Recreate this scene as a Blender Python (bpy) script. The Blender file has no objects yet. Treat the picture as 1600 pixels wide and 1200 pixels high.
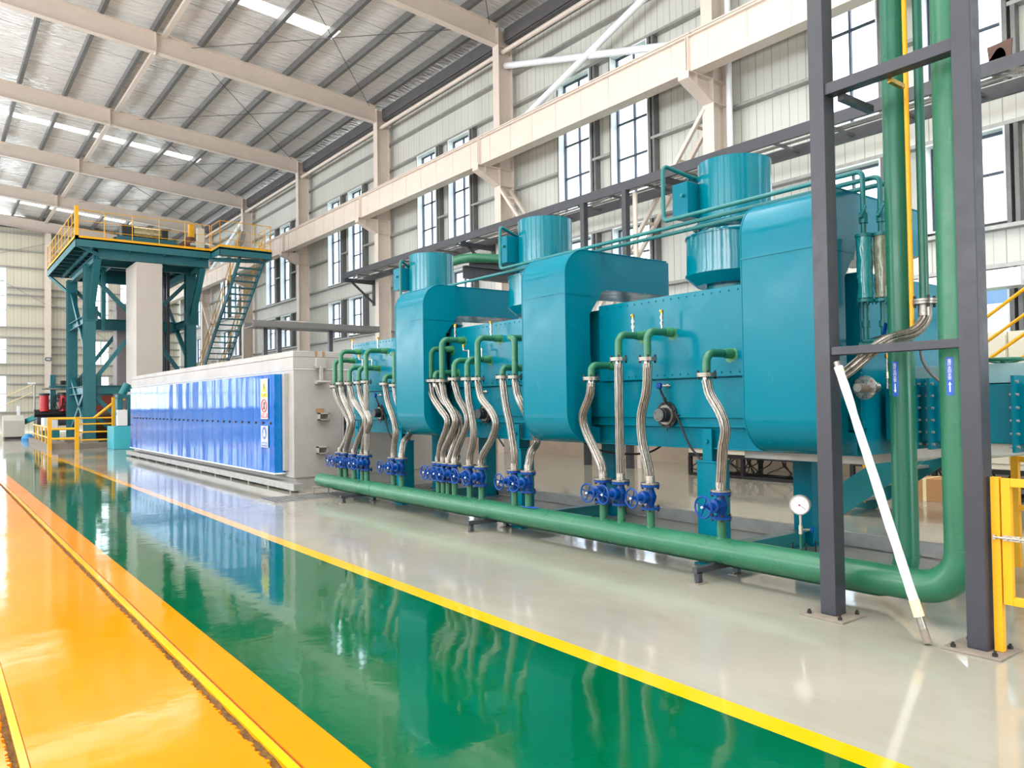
import bpy, bmesh, math, random
from mathutils import Vector, Matrix
random.seed(7)
SC = bpy.context.scene
COL = SC.collection
PI = math.pi

# ------------------------------------------------------------------ camera
def setup_camera():
    yaw, pitch, roll = 0.64995807, 0.02303055, -0.01416574
    cy, sy = math.cos(yaw), math.sin(yaw)
    f = Vector((sy*math.cos(pitch), cy*math.cos(pitch), math.sin(pitch)))
    r = Vector((cy, -sy, 0.0))
    u = r.cross(f)
    r2 = r*math.cos(roll) + u*math.sin(roll)
    u2 = u*math.cos(roll) - r*math.sin(roll)
    cam = bpy.data.cameras.new('camera')
    cam.sensor_width = 36.0
    cam.lens = 1203.16/1600*36.0
    cam.clip_start = 0.05
    cam.clip_end = 500
    o = bpy.data.objects.new('camera', cam)
    m = Matrix(((r2.x, u2.x, -f.x, 0), (r2.y, u2.y, -f.y, 0), (r2.z, u2.z, -f.z, 1.6), (0, 0, 0, 1)))
    o.matrix_world = m
    COL.objects.link(o)
    SC.camera = o
setup_camera()

# ------------------------------------------------------------------ world and daylight
P = 8.28            # bay length
Y0 = 11.29          # a column line
WX = 14.95          # inner face of the wall rails
YEND = 61.0
YNEAR = -13.6
XL = -15.0
W = bpy.data.worlds.new('sky'); SC.world = W; W.use_nodes = True
nt = W.node_tree; nt.nodes.clear()
wo = nt.nodes.new('ShaderNodeOutputWorld'); bg = nt.nodes.new('ShaderNodeBackground')
tc = nt.nodes.new('ShaderNodeTexCoord'); sx = nt.nodes.new('ShaderNodeSeparateXYZ')
mr = nt.nodes.new('ShaderNodeMapRange'); cr = nt.nodes.new('ShaderNodeValToRGB')
mr.inputs[1].default_value = -0.1; mr.inputs[2].default_value = 0.9
cr.color_ramp.elements[0].color = (0.93, 0.97, 1.0, 1); cr.color_ramp.elements[1].color = (0.72, 0.86, 1.0, 1)
nt.links.new(tc.outputs['Generated'], sx.inputs[0]); nt.links.new(sx.outputs['Z'], mr.inputs[0])
nt.links.new(mr.outputs[0], cr.inputs[0]); nt.links.new(cr.outputs[0], bg.inputs[0])
bg.inputs[1].default_value = 4.6
nt.links.new(bg.outputs[0], wo.inputs[0])

def area(name, loc, rot, sx, sy, power, color=(1, 1, 1)):
    l = bpy.data.lights.new(name, 'AREA'); l.shape = 'RECTANGLE'; l.size = sx; l.size_y = sy
    l.energy = power; l.color = color
    o = bpy.data.objects.new(name, l); o.location = loc; o.rotation_euler = rot
    COL.objects.link(o); return o
# daylight falling through the roof-light strips (every second bay)
for k in (-1.5, 0.5, 2.5, 4.5, -2.5):
    yy = Y0 + P*(k+1)
    area('skylight_daylight', (4.2, yy, 13.62), (0, math.radians(4.7), 0), 13.0, 0.75, 240, (1.0, 0.985, 0.95))
# daylight through the window bands of the opposite long wall
for k in range(-2, 6):
    area('window_daylight', (XL+0.5, Y0+P*(k+0.5), 6.4), (0, math.radians(-130), 0), 5.4, 7.0, 1050, (0.94, 0.97, 1.0))
# added fill lamp at the unseen open end behind the camera
area('gate_end_fill', (4.0, YNEAR+0.2, 3.2), (math.radians(96), 0, 0), 7.6, 5.4, 620, (0.96, 0.98, 1.0))
# added fill lamps under the unseen roof: overhead bands and the opposite slope
for yy in (-5.3, 3.0, 11.3):
    area('roof_fill_light', (-0.5, yy, 13.1), (0, 0, 0), 18.0, 3.3, 740, (1.0, 0.99, 0.97))
for k in (0, 2, 4):
    area('roof_fill_light', (-8.0, Y0+P*(k+0.5), 13.35), (0, math.radians(-6), 0), 10.6, 3.3, 340, (1.0, 0.99, 0.97))

vs = SC.view_settings
vs.view_transform = 'Standard'; vs.look = 'None'; vs.gamma = 1.0; vs.exposure = 0.12; vs.use_curve_mapping = False
SC.display_settings.display_device = 'sRGB'
SC.cycles.max_bounces = 8; SC.cycles.diffuse_bounces = 4; SC.cycles.glossy_bounces = 4
SC.cycles.transmission_bounces = 6; SC.cycles.transparent_max_bounces = 12
SC.cycles.caustics_reflective = False; SC.cycles.caustics_refractive = False
SC.cycles.sample_clamp_indirect = 6.0
SC.cycles.use_denoising = True

# ------------------------------------------------------------------ materials
def srgb(r, g, b):
    f = lambda c: (c/255/12.92) if c/255 <= 0.04045 else ((c/255+0.055)/1.055)**2.4
    return (f(r), f(g), f(b), 1.0)

class NT:
    def __init__(s, name):
        s.m = bpy.data.materials.new(name); s.m.use_nodes = True
        s.t = s.m.node_tree; s.t.nodes.clear()
        s.out = s.n('ShaderNodeOutputMaterial'); s.b = s.n('ShaderNodeBsdfPrincipled')
        s.l(s.b.outputs[0], s.out.inputs[0])
    def n(s, k, **kw):
        x = s.t.nodes.new(k)
        for a, v in kw.items(): setattr(x, a, v)
        return x
    def l(s, a, b): s.t.links.new(a, b)
    def coord(s, scale=(1, 1, 1), kind='Object'):
        c = s.n('ShaderNodeTexCoord'); m = s.n('ShaderNodeMapping'); m.inputs['Scale'].default_value = scale
        s.l(c.outputs[kind], m.inputs[0]); return m.outputs[0]
    def noise(s, vec, scale, detail=3, rough=0.5, dist=0.0):
        x = s.n('ShaderNodeTexNoise'); x.inputs['Scale'].default_value = scale; x.inputs['Detail'].default_value = detail
        x.inputs['Roughness'].default_value = rough; x.inputs['Distortion'].default_value = dist
        s.l(vec, x.inputs['Vector']); return x.outputs[0]
    def ramp(s, fac, stops):
        r = s.n('ShaderNodeValToRGB'); e = r.color_ramp.elements
        while len(e) < len(stops): e.new(0.5)
        for q, (p, c) in zip(e, stops): q.position = p; q.color = c if len(c) == 4 else (*c, 1)
        s.l(fac, r.inputs[0]); return r.outputs[0]
    def mix(s, fac, a, b):
        x = s.n('ShaderNodeMix', data_type='RGBA')
        for k, v in ((0, fac), (6, a), (7, b)):
            if hasattr(v, 'is_linked') or isinstance(v, bpy.types.NodeSocket): s.l(v, x.inputs[k])
            else: x.inputs[k].default_value = v
        return x.outputs[2]
    def mrange(s, v, a, b, c, d):
        x = s.n('ShaderNodeMapRange'); s.l(v, x.inputs[0])
        for i, q in enumerate((a, b, c, d)): x.inputs[i+1].default_value = q
        return x.outputs[0]
    def bump(s, h, strength, dist=0.01):
        x = s.n('ShaderNodeBump'); x.inputs['Strength'].default_value = strength; x.inputs['Distance'].default_value = dist
        s.l(h, x.inputs['Height']); s.l(x.outputs[0], s.b.inputs['Normal']); return x
    def set(s, **kw):
        for k, v in kw.items():
            i = s.b.inputs[k.replace('_', ' ')]
            if isinstance(v, bpy.types.NodeSocket): s.l(v, i)
            else: i.default_value = v
        return s

def shade(c, f): return (min(1, c[0]*f), min(1, c[1]*f), min(1, c[2]*f), 1)

def paint(name, c, rough=0.35, var=0.12, scale=3.0, bump=0.0, bscale=2.0, metallic=0.0, coat=0.0, rvar=0.08, spec=0.5):
    n = NT(name); v = n.coord()
    f = n.noise(v, scale, 4, 0.6)
    n.set(Base_Color=n.ramp(f, [(0.3, shade(c, 1-var)), (0.7, shade(c, 1+var))]), Metallic=metallic)
    n.set(Roughness=n.mrange(n.noise(v, scale*2.3, 3), 0.3, 0.7, max(0.02, rough-rvar), rough+rvar))
    if spec != 0.5: n.set(Specular_IOR_Level=spec)
    if coat: n.set(Coat_Weight=coat, Coat_Roughness=0.08)
    if bump: n.bump(n.noise(v, bscale, 2, 0.4), bump, 0.02)
    return n.m

M = {}
M['cream_steel'] = paint('cream_steel', srgb(222, 209, 198), 0.45, 0.04, 2)
M['galv'] = paint('galvanised_steel', srgb(160, 160, 157), 0.42, 0.12, 6, metallic=0.4)
M['galv_dark'] = paint('dull_galvanised_steel', srgb(112, 113, 113), 0.5, 0.1, 5, metallic=0.35)
M['dark_steel'] = paint('dark_grey_steel', srgb(62, 64, 70), 0.4, 0.08, 4)
M['gutter'] = paint('gutter_grey', srgb(92, 90, 92), 0.5, 0.05, 2)
M['win_frame'] = paint('window_frame_paint', srgb(58, 66, 84), 0.4, 0.05)
M['win_trim'] = paint('window_trim_white', srgb(238, 243, 248), 0.4, 0.03)
M['plaster'] = paint('plinth_plaster', srgb(176, 160, 144), 0.85, 0.1, 1.5)

def mat_sheet(name, c1, period, axis):
    # ribbed wall sheeting: upright ribs every `period` metres along `axis`
    n = NT(name); c = n.n('ShaderNodeTexCoord'); s = n.n('ShaderNodeSeparateXYZ'); n.l(c.outputs['Object'], s.inputs[0])
    m = n.n('ShaderNodeMath', operation='MULTIPLY'); n.l(s.outputs[axis], m.inputs[0]); m.inputs[1].default_value = 1/period
    fr = n.n('ShaderNodeMath', operation='FRACT'); n.l(m.outputs[0], fr.inputs[0])
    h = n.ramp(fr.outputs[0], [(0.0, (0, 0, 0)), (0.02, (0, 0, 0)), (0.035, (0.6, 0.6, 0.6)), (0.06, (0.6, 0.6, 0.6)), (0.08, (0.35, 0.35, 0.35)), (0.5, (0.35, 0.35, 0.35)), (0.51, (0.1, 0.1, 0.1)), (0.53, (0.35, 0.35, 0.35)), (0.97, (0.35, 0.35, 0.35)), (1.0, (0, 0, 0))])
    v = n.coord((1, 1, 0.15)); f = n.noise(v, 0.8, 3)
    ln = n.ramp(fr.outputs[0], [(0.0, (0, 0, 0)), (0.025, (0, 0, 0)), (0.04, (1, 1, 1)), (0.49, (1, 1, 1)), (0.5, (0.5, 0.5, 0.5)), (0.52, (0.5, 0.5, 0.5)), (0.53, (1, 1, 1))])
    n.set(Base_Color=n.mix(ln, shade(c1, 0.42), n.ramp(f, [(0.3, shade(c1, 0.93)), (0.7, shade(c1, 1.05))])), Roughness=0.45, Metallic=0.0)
    n.bump(h, 0.45, 0.02)
    return n.m
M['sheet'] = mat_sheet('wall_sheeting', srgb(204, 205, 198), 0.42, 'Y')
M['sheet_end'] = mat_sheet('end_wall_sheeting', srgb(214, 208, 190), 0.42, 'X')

def mat_foil():
    n = NT('roof_foil_insulation'); v = n.coord((0.5, 2.4, 1.0))
    a = n.noise(v, 2.6, 2, 0.5, 0.8)
    b = n.noise(n.coord((1, 1, 1)), 0.25, 2)
    n.set(Base_Color=n.ramp(b, [(0.3, srgb(246, 242, 240)), (0.7, srgb(253, 251, 250))]), Metallic=0.3,
          Roughness=n.mrange(b, 0.35, 0.65, 0.16, 0.24))
    n.bump(a, 1.0, 0.09)
    return n.m
M['foil'] = mat_foil()

def mat_glass():
    n = NT('window_glass'); t = n.t
    tr = n.n('ShaderNodeBsdfTransparent'); gl = n.n('ShaderNodeBsdfGlossy'); mx = n.n('ShaderNodeMixShader')
    tr.inputs[0].default_value = (0.95, 0.98, 1, 1); gl.inputs['Roughness'].default_value = 0.03; mx.inputs[0].default_value = 0.06
    n.l(tr.outputs[0], mx.inputs[1]); n.l(gl.outputs[0], mx.inputs[2])
    n.t.nodes.remove(n.b); n.l(mx.outputs[0], n.out.inputs[0])
    return n.m
M['glass'] = mat_glass()

def mat_emit(name, c, s):
    n = NT(name); n.set(Base_Color=(0.8, 0.8, 0.8, 1), Emission_Color=c, Emission_Strength=s, Roughness=0.6); return n.m
M['rooflight'] = mat_emit('rooflight_sheet', (1.0, 0.97, 0.9, 1), 2.6)  # shared by the roof-light strips and the added fill panels

# floor coats: glossy epoxy
def epoxy(name, c1, c2, rough=0.1, bump=0.05, sc=0.9, dirt=None, spec=0.5):
    n = NT(name); v = n.coord()
    f = n.noise(v, sc, 5, 0.6, 0.4)
    col = n.ramp(f, [(0.3, c1), (0.7, c2)])
    if dirt:
        g = n.noise(n.coord((1, 0.35, 1)), 1.7, 6, 0.65, 0.5)
        col = n.mix(n.mrange(g, 0.5, 0.72, 0.0, 0.55), col, dirt)
    n.set(Base_Color=col, Roughness=n.mrange(n.noise(v, 2.1, 4, 0.6), 0.3, 0.75, rough*0.6, rough*1.7), IOR=1.45, Specular_IOR_Level=spec)
    w = n.noise(n.coord((1.0, 1.0, 1)), 3.2, 3, 0.5)
    n.bump(w, bump*1.6, 0.02)
    return n.m
M['floor_grey'] = epoxy('floor_grey_epoxy', srgb(152, 151, 139), srgb(170, 165, 153), 0.075, 0.05, 0.6, srgb(146, 138, 122))
M['floor_green'] = epoxy('floor_green_epoxy', srgb(0, 80, 47), srgb(2, 93, 56), 0.055, 0.05, 0.8)
M['floor_yellow'] = epoxy('floor_yellow_epoxy', srgb(246, 132, 0), srgb(252, 140, 0), 0.08, 0.06, 0.7, spec=0.24)
M['line_yellow'] = epoxy('line_yellow_paint', srgb(246, 172, 0), srgb(252, 180, 0), 0.1, 0.04, 0.9)
def mat_groove():
    n = NT('rough_groove'); v = n.coord()
    f = n.noise(v, 26, 6, 0.75)
    n.set(Base_Color=n.ramp(f, [(0.3, srgb(70, 48, 22)), (0.55, srgb(128, 92, 40)), (0.75, srgb(170, 128, 60))]), Roughness=0.9)
    n.bump(n.noise(v, 40, 4, 0.7), 1.0, 0.03)
    return n.m
M['groove'] = mat_groove()
M['rail_steel'] = paint('worn_rail_steel', srgb(150, 124, 92), 0.35, 0.2, 9, metallic=0.3)

# ------------------------------------------------------------------ mesh builder
class MB:
    def __init__(s): s.v = []; s.f = []; s.sm = []; s.mi = []; s.cur = 0
    def _add(s, vs, fs, smooth=False):
        o = len(s.v); s.v += [tuple(x) for x in vs]
        for f in fs: s.f.append([i+o for i in f]); s.sm.append(smooth); s.mi.append(s.cur)
        return s
    def box(s, x0, x1, y0, y1, z0, z1):
        if x0 > x1: x0, x1 = x1, x0
        if y0 > y1: y0, y1 = y1, y0
        if z0 > z1: z0, z1 = z1, z0
        v = [(x0, y0, z0), (x1, y0, z0), (x1, y1, z0), (x0, y1, z0), (x0, y0, z1), (x1, y0, z1), (x1, y1, z1), (x0, y1, z1)]
        return s._add(v, [(0, 3, 2, 1), (4, 5, 6, 7), (0, 1, 5, 4), (1, 2, 6, 5), (2, 3, 7, 6), (3, 0, 4, 7)])
    def cbox(s, c, d): return s.box(c[0]-d[0]/2, c[0]+d[0]/2, c[1]-d[1]/2, c[1]+d[1]/2, c[2]-d[2]/2, c[2]+d[2]/2)
    def frame(s, a, b, up):
        a, b = Vector(a), Vector(b); d = (b-a).normalized(); u = Vector(up)
        if abs(d.dot(u.normalized())) > 0.98: u = Vector((1, 0, 0)) if abs(d.x) < 0.9 else Vector((0, 1, 0))
        r = d.cross(u).normalized(); u = r.cross(d).normalized(); return a, b, r, u
    def profile(s, a, b, pts, up=(0, 0, 1), smooth=False, caps=True):
        a, b, r, u = s.frame(a, b, up); n = len(pts)
        v = [a+r*p[0]+u*p[1] for p in pts]+[b+r*p[0]+u*p[1] for p in pts]
        fs = [(i, (i+1) % n, n+(i+1) % n, n+i) for i in range(n)]
        s._add(v, fs, smooth)
        if caps: s._add(v, [tuple(range(n))[::-1], tuple(range(n, 2*n))])
        return s
    def beam(s, a, b, w, h, up=(0, 0, 1)):
        return s.profile(a, b, [(-w/2, -h/2), (w/2, -h/2), (w/2, h/2), (-w/2, h/2)], up)
    def ibeam(s, a, b, w, h, tf=0.02, tw=0.014, up=(0, 0, 1)):
        p = [(-w/2, -h/2), (w/2, -h/2), (w/2, -h/2+tf), (tw/2, -h/2+tf), (tw/2, h/2-tf), (w/2, h/2-tf), (w/2, h/2), (-w/2, h/2), (-w/2, h/2-tf), (-tw/2, h/2-tf), (-tw/2, -h/2+tf), (-w/2, -h/2+tf)]
        return s.profile(a, b, p, up)
    def channel(s, a, b, w, h, t=0.01, up=(0, 0, 1)):
        p = [(-w/2, -h/2), (w/2, -h/2), (w/2, -h/2+t), (-w/2+t, -h/2+t), (-w/2+t, h/2-t), (w/2, h/2-t), (w/2, h/2), (-w/2, h/2)]
        return s.profile(a, b, p, up)
    def cyl(s, a, b, r, seg=20, r2=None, caps=True):
        r2 = r if r2 is None else r2
        a, b, x, y = s.frame(a, b, (0, 0, 1)); v = []
        for q, rr in ((a, r), (b, r2)):
            for i in range(seg):
                t = 2*PI*i/seg; v.append(q+x*(rr*math.cos(t))+y*(rr*math.sin(t)))
        s._add(v, [(i, (i+1) % seg, seg+(i+1) % seg, seg+i) for i in range(seg)], True)
        if caps: s._add(v, [tuple(range(seg))[::-1], tuple(range(seg, 2*seg))])
        return s
    def tube(s, pts, r, seg=12, caps=True, closed=False, rib=0.0):
        pts = [Vector(p) for p in pts]; n = len(pts); rs = r if isinstance(r, (list, tuple)) else [r]*n
        tg = []
        for i in range(n):
            if closed: d = pts[(i+1) % n]-pts[i-1]
            else: d = pts[min(i+1, n-1)]-pts[max(i-1, 0)]
            tg.append(d.normalized())
        u = Vector((0, 0, 1)) if abs(tg[0].z) < 0.9 else Vector((0, 1, 0))
        x = tg[0].cross(u).normalized(); v = []
        for i in range(n):
            x = (x-tg[i]*x.dot(tg[i])).normalized(); y = tg[i].cross(x)
            for k in range(seg):
                t = 2*PI*k/seg; rr = rs[i]*(1-(rib if k % 4 == 0 else 0)); v.append(pts[i]+x*(rr*math.cos(t))+y*(rr*math.sin(t)))
        fs = []
        m = n if closed else n-1
        for i in range(m):
            j = (i+1) % n
            for k in range(seg): fs.append((i*seg+k, i*seg+(k+1) % seg, j*seg+(k+1) % seg, j*seg+k))
        s._add(v, fs, True)
        if caps and not closed: s._add(v, [tuple(range(seg))[::-1], tuple(range((n-1)*seg, n*seg))])
        return s
    def lathe(s, a, d, prof, seg=28, caps=True):
        # prof: list of (distance along d, radius)
        a = Vector(a); d = Vector(d).normalized(); u = Vector((0, 0, 1)) if abs(d.z) < 0.9 else Vector((0, 1, 0))
        x = d.cross(u).normalized(); y = d.cross(x); v = []
        for (t, r) in prof:
            for i in range(seg):
                q = 2*PI*i/seg; v.append(a+d*t+x*(r*math.cos(q))+y*(r*math.sin(q)))
        fs = []
        for j in range(len(prof)-1):
            for i in range(seg): fs.append((j*seg+i, (j+1)*seg+i, (j+1)*seg+(i+1) % seg, j*seg+(i+1) % seg))
        s._add(v, fs, True)
        if caps: s._add(v, [tuple(range(seg)), tuple(range((len(prof)-1)*seg, len(prof)*seg))[::-1]])
        return s
    def prism(s, poly, axis, a, b):
        # poly in the plane across `axis`; extruded from a to b along it
        def P3(p, t): return {'x': (t, p[0], p[1]), 'y': (p[0], t, p[1]), 'z': (p[0], p[1], t)}[axis]
        n = len(poly); v = [P3(p, a) for p in poly]+[P3(p, b) for p in poly]
        s._add(v, [(i, (i+1) % n, n+(i+1) % n, n+i) for i in range(n)])
        return s._add(v, [tuple(range(n))[::-1], tuple(range(n, 2*n))])
    def sphere(s, c, r, seg=10):
        return s.lathe((c[0], c[1], c[2]-r), (0, 0, 1), [(r-r*math.cos(PI*i/6), max(1e-4, r*math.sin(PI*i/6))) for i in range(7)], seg)
    def build(s, name, mats, parent=None, local=False, bevel=0, angle=32, smooth_all=False):
        me = bpy.data.meshes.new(name)
        off = Vector((0, 0, 0))
        if parent is not None and not local:
            q = parent
            while q is not None: off += q.location; q = q.parent
        me.from_pydata([tuple(Vector(p)-off) for p in s.v], [], s.f)
        bm = bmesh.new(); bm.from_mesh(me); bmesh.ops.recalc_face_normals(bm, faces=bm.faces[:]); bm.to_mesh(me); bm.free()
        for p, sm, mi in zip(me.polygons, s.sm, s.mi): p.use_smooth = sm or smooth_all; p.material_index = mi
        if any(s.sm) or smooth_all: me.set_sharp_from_angle(angle=math.radians(angle))
        for m in (mats if isinstance(mats, (list, tuple)) else [mats]): me.materials.append(m)
        o = bpy.data.objects.new(name, me); COL.objects.link(o)
        if parent is not None: o.parent = parent
        if bevel:
            b = o.modifiers.new('edge', 'BEVEL'); b.width = bevel; b.segments = 2; b.limit_method = 'ANGLE'; b.angle_limit = math.radians(50)
        return o

def fillet(pts, R, n=6):
    # round the corners of a polyline
    pts = [Vector(p) for p in pts]; out = [pts[0]]
    for i in range(1, len(pts)-1):
        p, a, b = pts[i], (pts[i-1]-pts[i]), (pts[i+1]-pts[i])
        r = R[i] if isinstance(R, (list, tuple)) else R
        ang = a.angle(b); 
        if ang > PI-0.02: out.append(p); continue
        t = min(r/math.tan(ang/2), a.length*0.49, b.length*0.49); rr = t*math.tan(ang/2)
        an, bn = a.normalized(), b.normalized(); c = p+(an+bn).normalized()*(rr/math.sin(ang/2))
        s0 = p+an*t-c; s1 = p+bn*t-c; th = PI-ang
        for k in range(n+1):
            q = k/n; out.append(c+(s0*math.sin((1-q)*th)+s1*math.sin(q*th))/math.sin(th))
    out.append(pts[-1]); return out

def spline(pts, n=8):
    # smooth curve through points
    P4 = [Vector(p) for p in pts]; P4 = [P4[0]*2-P4[1]]+P4+[P4[-1]*2-P4[-2]]; out = []
    for i in range(1, len(P4)-2):
        for k in range(n):
            t = k/n; a, b, c, d = P4[i-1:i+3]
            out.append(0.5*((2*b)+(c-a)*t+(2*a-5*b+4*c-d)*t*t+(3*b-a-3*c+d)*t**3))
    out.append(P4[-2]); return out

def tag(o, label, cat, group=None, kind=None):
    if label: o['label'] = label
    if cat: o['category'] = cat
    if group: o['group'] = group
    if kind: o['kind'] = kind
    return o
def thing(name, loc, label, cat, group=None):
    o = bpy.data.objects.new(name, None); o.empty_display_size = 0.1; o.location = loc; COL.objects.link(o)
    return tag(o, label, cat, group)
def struct(o, label=None, cat=None, group=None): return tag(o, label, cat, group, 'structure')
def dup(root, loc=None, label=None, rotz=None):
    r = root.copy(); COL.objects.link(r)
    if loc is not None: r.location = loc
    if rotz is not None: r.rotation_euler = (0, 0, rotz)
    if label: r['label'] = label
    for ch in root.children:
        c = ch.copy(); COL.objects.link(c); c.parent = r; c.matrix_parent_inverse = ch.matrix_parent_inverse
        for g in ch.children:
            d = g.copy(); COL.objects.link(d); d.parent = c; d.matrix_parent_inverse = g.matrix_parent_inverse
    return r
# ------------------------------------------------------------------ floor
def strip(name, x0, x1, y0, y1, mat, z=0.0, label=None):
    b = MB().box(x0, x1, y0, y1, z-0.2, z); o = b.build(name, mat); return struct(o, label, 'floor')
FY0, FY1 = -13.6, 61.0
strip('floor', 3.385, 15.3, FY0, FY1, M['floor_grey'], 0, 'glossy pale grey epoxy floor on the machine side of the hall')
strip('floor_green_lane', 1.56, 3.235, FY0, 33.0, M['floor_green'], 0, 'glossy green walkway between two yellow stripes')
strip('floor_yellow_line', 3.235, 3.385, FY0, 33.0, M['line_yellow'], 0, 'narrow yellow line between green walkway and grey floor')
strip('floor_cross_lane', -15, 3.385, 33.0, FY1, M['floor_grey'], 0, 'pale grey floor beyond the end of the green walkway')
strip('floor_yellow_edge', 1.333, 1.56, FY0, 33.0, M['floor_yellow'], 0, 'yellow band between the floor rail and green walkway')
strip('floor_yellow_lane', 0.375, 1.215, FY0, 33.0, M['floor_yellow'], 0, 'broad glossy yellow floor between two rail grooves')
strip('floor_yellow_outer', -0.6, 0.29, FY0, 33.0, M['floor_yellow'], 0, 'yellow floor beyond the second rail groove')
strip('floor_far_side', -15, -0.6, FY0, 33.0, M['floor_grey'], 0, 'pale grey floor on the far side of the hall')

def groove(x0, x1):
    # ragged groove bottom, a little below the floor
    b = MB(); n = 160; ys = [1.0+(33.0-1.0)*(i/n)**1.7 for i in range(n+1)]; v = []; f = []
    for y in ys:
        for t in range(5):
            v.append((x0-0.012+(x1-x0+0.024)*t/4, y, -0.022+random.uniform(-0.012, 0.01)+(0.012 if t in (0, 4) else 0)))
    for i in range(n):
        for t in range(4): f.append((i*5+t, i*5+t+1, i*5+t+6, i*5+t+5))
    b._add(v, f, True); return b
struct(groove(1.205, 1.275).build('floor_groove', M['groove']), 'rough brown groove along the floor rail', 'groove')
struct(groove(0.285, 0.335).build('floor_groove', M['groove']), 'rough brown groove at the yellow floor\'s far edge', 'groove')
def ragged(x, y0, y1, side, mat):
    # broken screed edge along the groove
    b = MB(); y = y0
    while y < y1:
        w = random.uniform(0.015, 0.06)*(1+y*0.06); d = random.uniform(0.004, 0.022)
        b.prism([(x, y), (x+side*d, y+w*0.3), (x+side*d*random.uniform(0.5, 1), y+w*0.7), (x, y+w)], 'z', -0.03, 0.0005)
        y += w*random.uniform(0.8, 1.6)
    return b
for x, s in ((1.214, 1), (0.289, 1)):
    struct(ragged(x, 1.5, 20, s, None).build('floor_ragged_edge', M['floor_yellow']), 'crumbled yellow floor edge along a rail groove', 'floor edge', 'crumbled edges along the rail grooves')
def rail(x0, x1, label):
    t = thing('floor_rail', ((x0+x1)/2, 16, 0), label, 'rail')
    b = MB().box(x0, x1, FY0, 33.0, -0.1, 0.001); b.build('rail_head', M['line_yellow'], t, bevel=0.004)
    b = MB().box(x1, x1+0.012, FY0, 33.0, -0.1, -0.012); b.build('side_gap', M['rail_steel'], t)
    return t
rail(1.272, 1.318, 'steel rail with worn yellow top sunk beside the green walkway')
rail(0.335, 0.372, 'steel rail sunk in the yellow floor at the corner of the view')

# ------------------------------------------------------------------ openings in the long wall
CY = [Y0+P*k for k in range(-3, 7)]           # column lines
ROWS = [(1.43, 3.8, [2.6]), (4.63, 6.3, [5.55]), (7.1, 11.05, [8.2, 9.17, 10.15])]
WIN = [(2.36, 3.72), (4.56, 5.92)]             # along the bay, from its near column
WALLTOP = 13.75
struct(MB().box(15.08, 15.3, FY0, FY1, 0, 1.1).build('baseboard_right', M['plaster']), 'brown plastered plinth along the window wall', 'plinth')
def wall_sheet():
    b = MB(); x0, x1 = 15.15, 15.25
    for k in range(len(CY)-1):
        ya, yb = CY[k], CY[k+1]
        ys = [ya]+[ya+e for w in WIN for e in w]+[yb]
        for i in range(5):
            a, c = ys[i], ys[i+1]
            if i in (1, 3):
                zs = [1.1, 1.43, 3.8, 4.63, 6.3, 7.1, 11.05, WALLTOP]
                for j in range(0, 8, 2): b.box(x0, x1, a, c, zs[j], zs[j+1])
            else: b.box(x0, x1, a, c, 1.1, WALLTOP)
    return b
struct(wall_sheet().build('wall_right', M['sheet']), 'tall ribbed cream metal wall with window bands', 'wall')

# windows: one object each, shared meshes per row
wn = 0
protos = {}
for k in range(1, len(CY)-1):
    for (a, c) in WIN:
        for ri, (z0, z1, muls) in enumerate(ROWS):
            wn += 1; w = c-a
            if ri not in protos:
                t = bpy.data.objects.new('window_%d' % wn, None); COL.objects.link(t)
                h = z1-z0
                tr = MB()
                for (p, q, r, s_) in ((0, 0.03, 0, h), (w-0.03, w, 0, h), (0.03, w-0.03, 0, 0.03), (0.03, w-0.03, h-0.03, h)):
                    tr.box(-0.01, 0.32, p, q, r, s_)
                tr.build('window_trim', M['win_trim'], t, local=True)
                fr = MB(); e = 0.042
                for (p, q, r, s_) in ((0.03, 0.03+e, 0.03, h-0.03), (w-0.03-e, w-0.03, 0.03, h-0.03), (w/2-e/2, w/2+e/2, 0.03, h-0.03), (0.03, w-0.03, 0.03, 0.03+e), (0.03, w-0.03, h-0.03-e, h-0.03)):
                    fr.box(0.2, 0.27, p, q, r, s_)
                for m in muls: fr.box(0.2, 0.268, 0.03, w-0.03, m-z0-e/2, m-z0+e/2)
                fr.build('window_frame', M['win_frame'], t, local=True)
                MB().box(0.23, 0.238, 0.03, w-0.03, 0.03, h-0.03).build('window_pane', M['glass'], t, local=True)
                protos[ri] = t; o = t
            else:
                o = dup(protos[ri]); o.name = 'window_%d' % wn
            o.location = (WX, CY[k]+a, z0)
            struct(o, ('ground-level', 'middle-band', 'tall upper')[ri]+' window in the ribbed side wall', 'window', ('ground windows', 'middle windows', 'tall windows')[ri]+' of the side wall')

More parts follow.
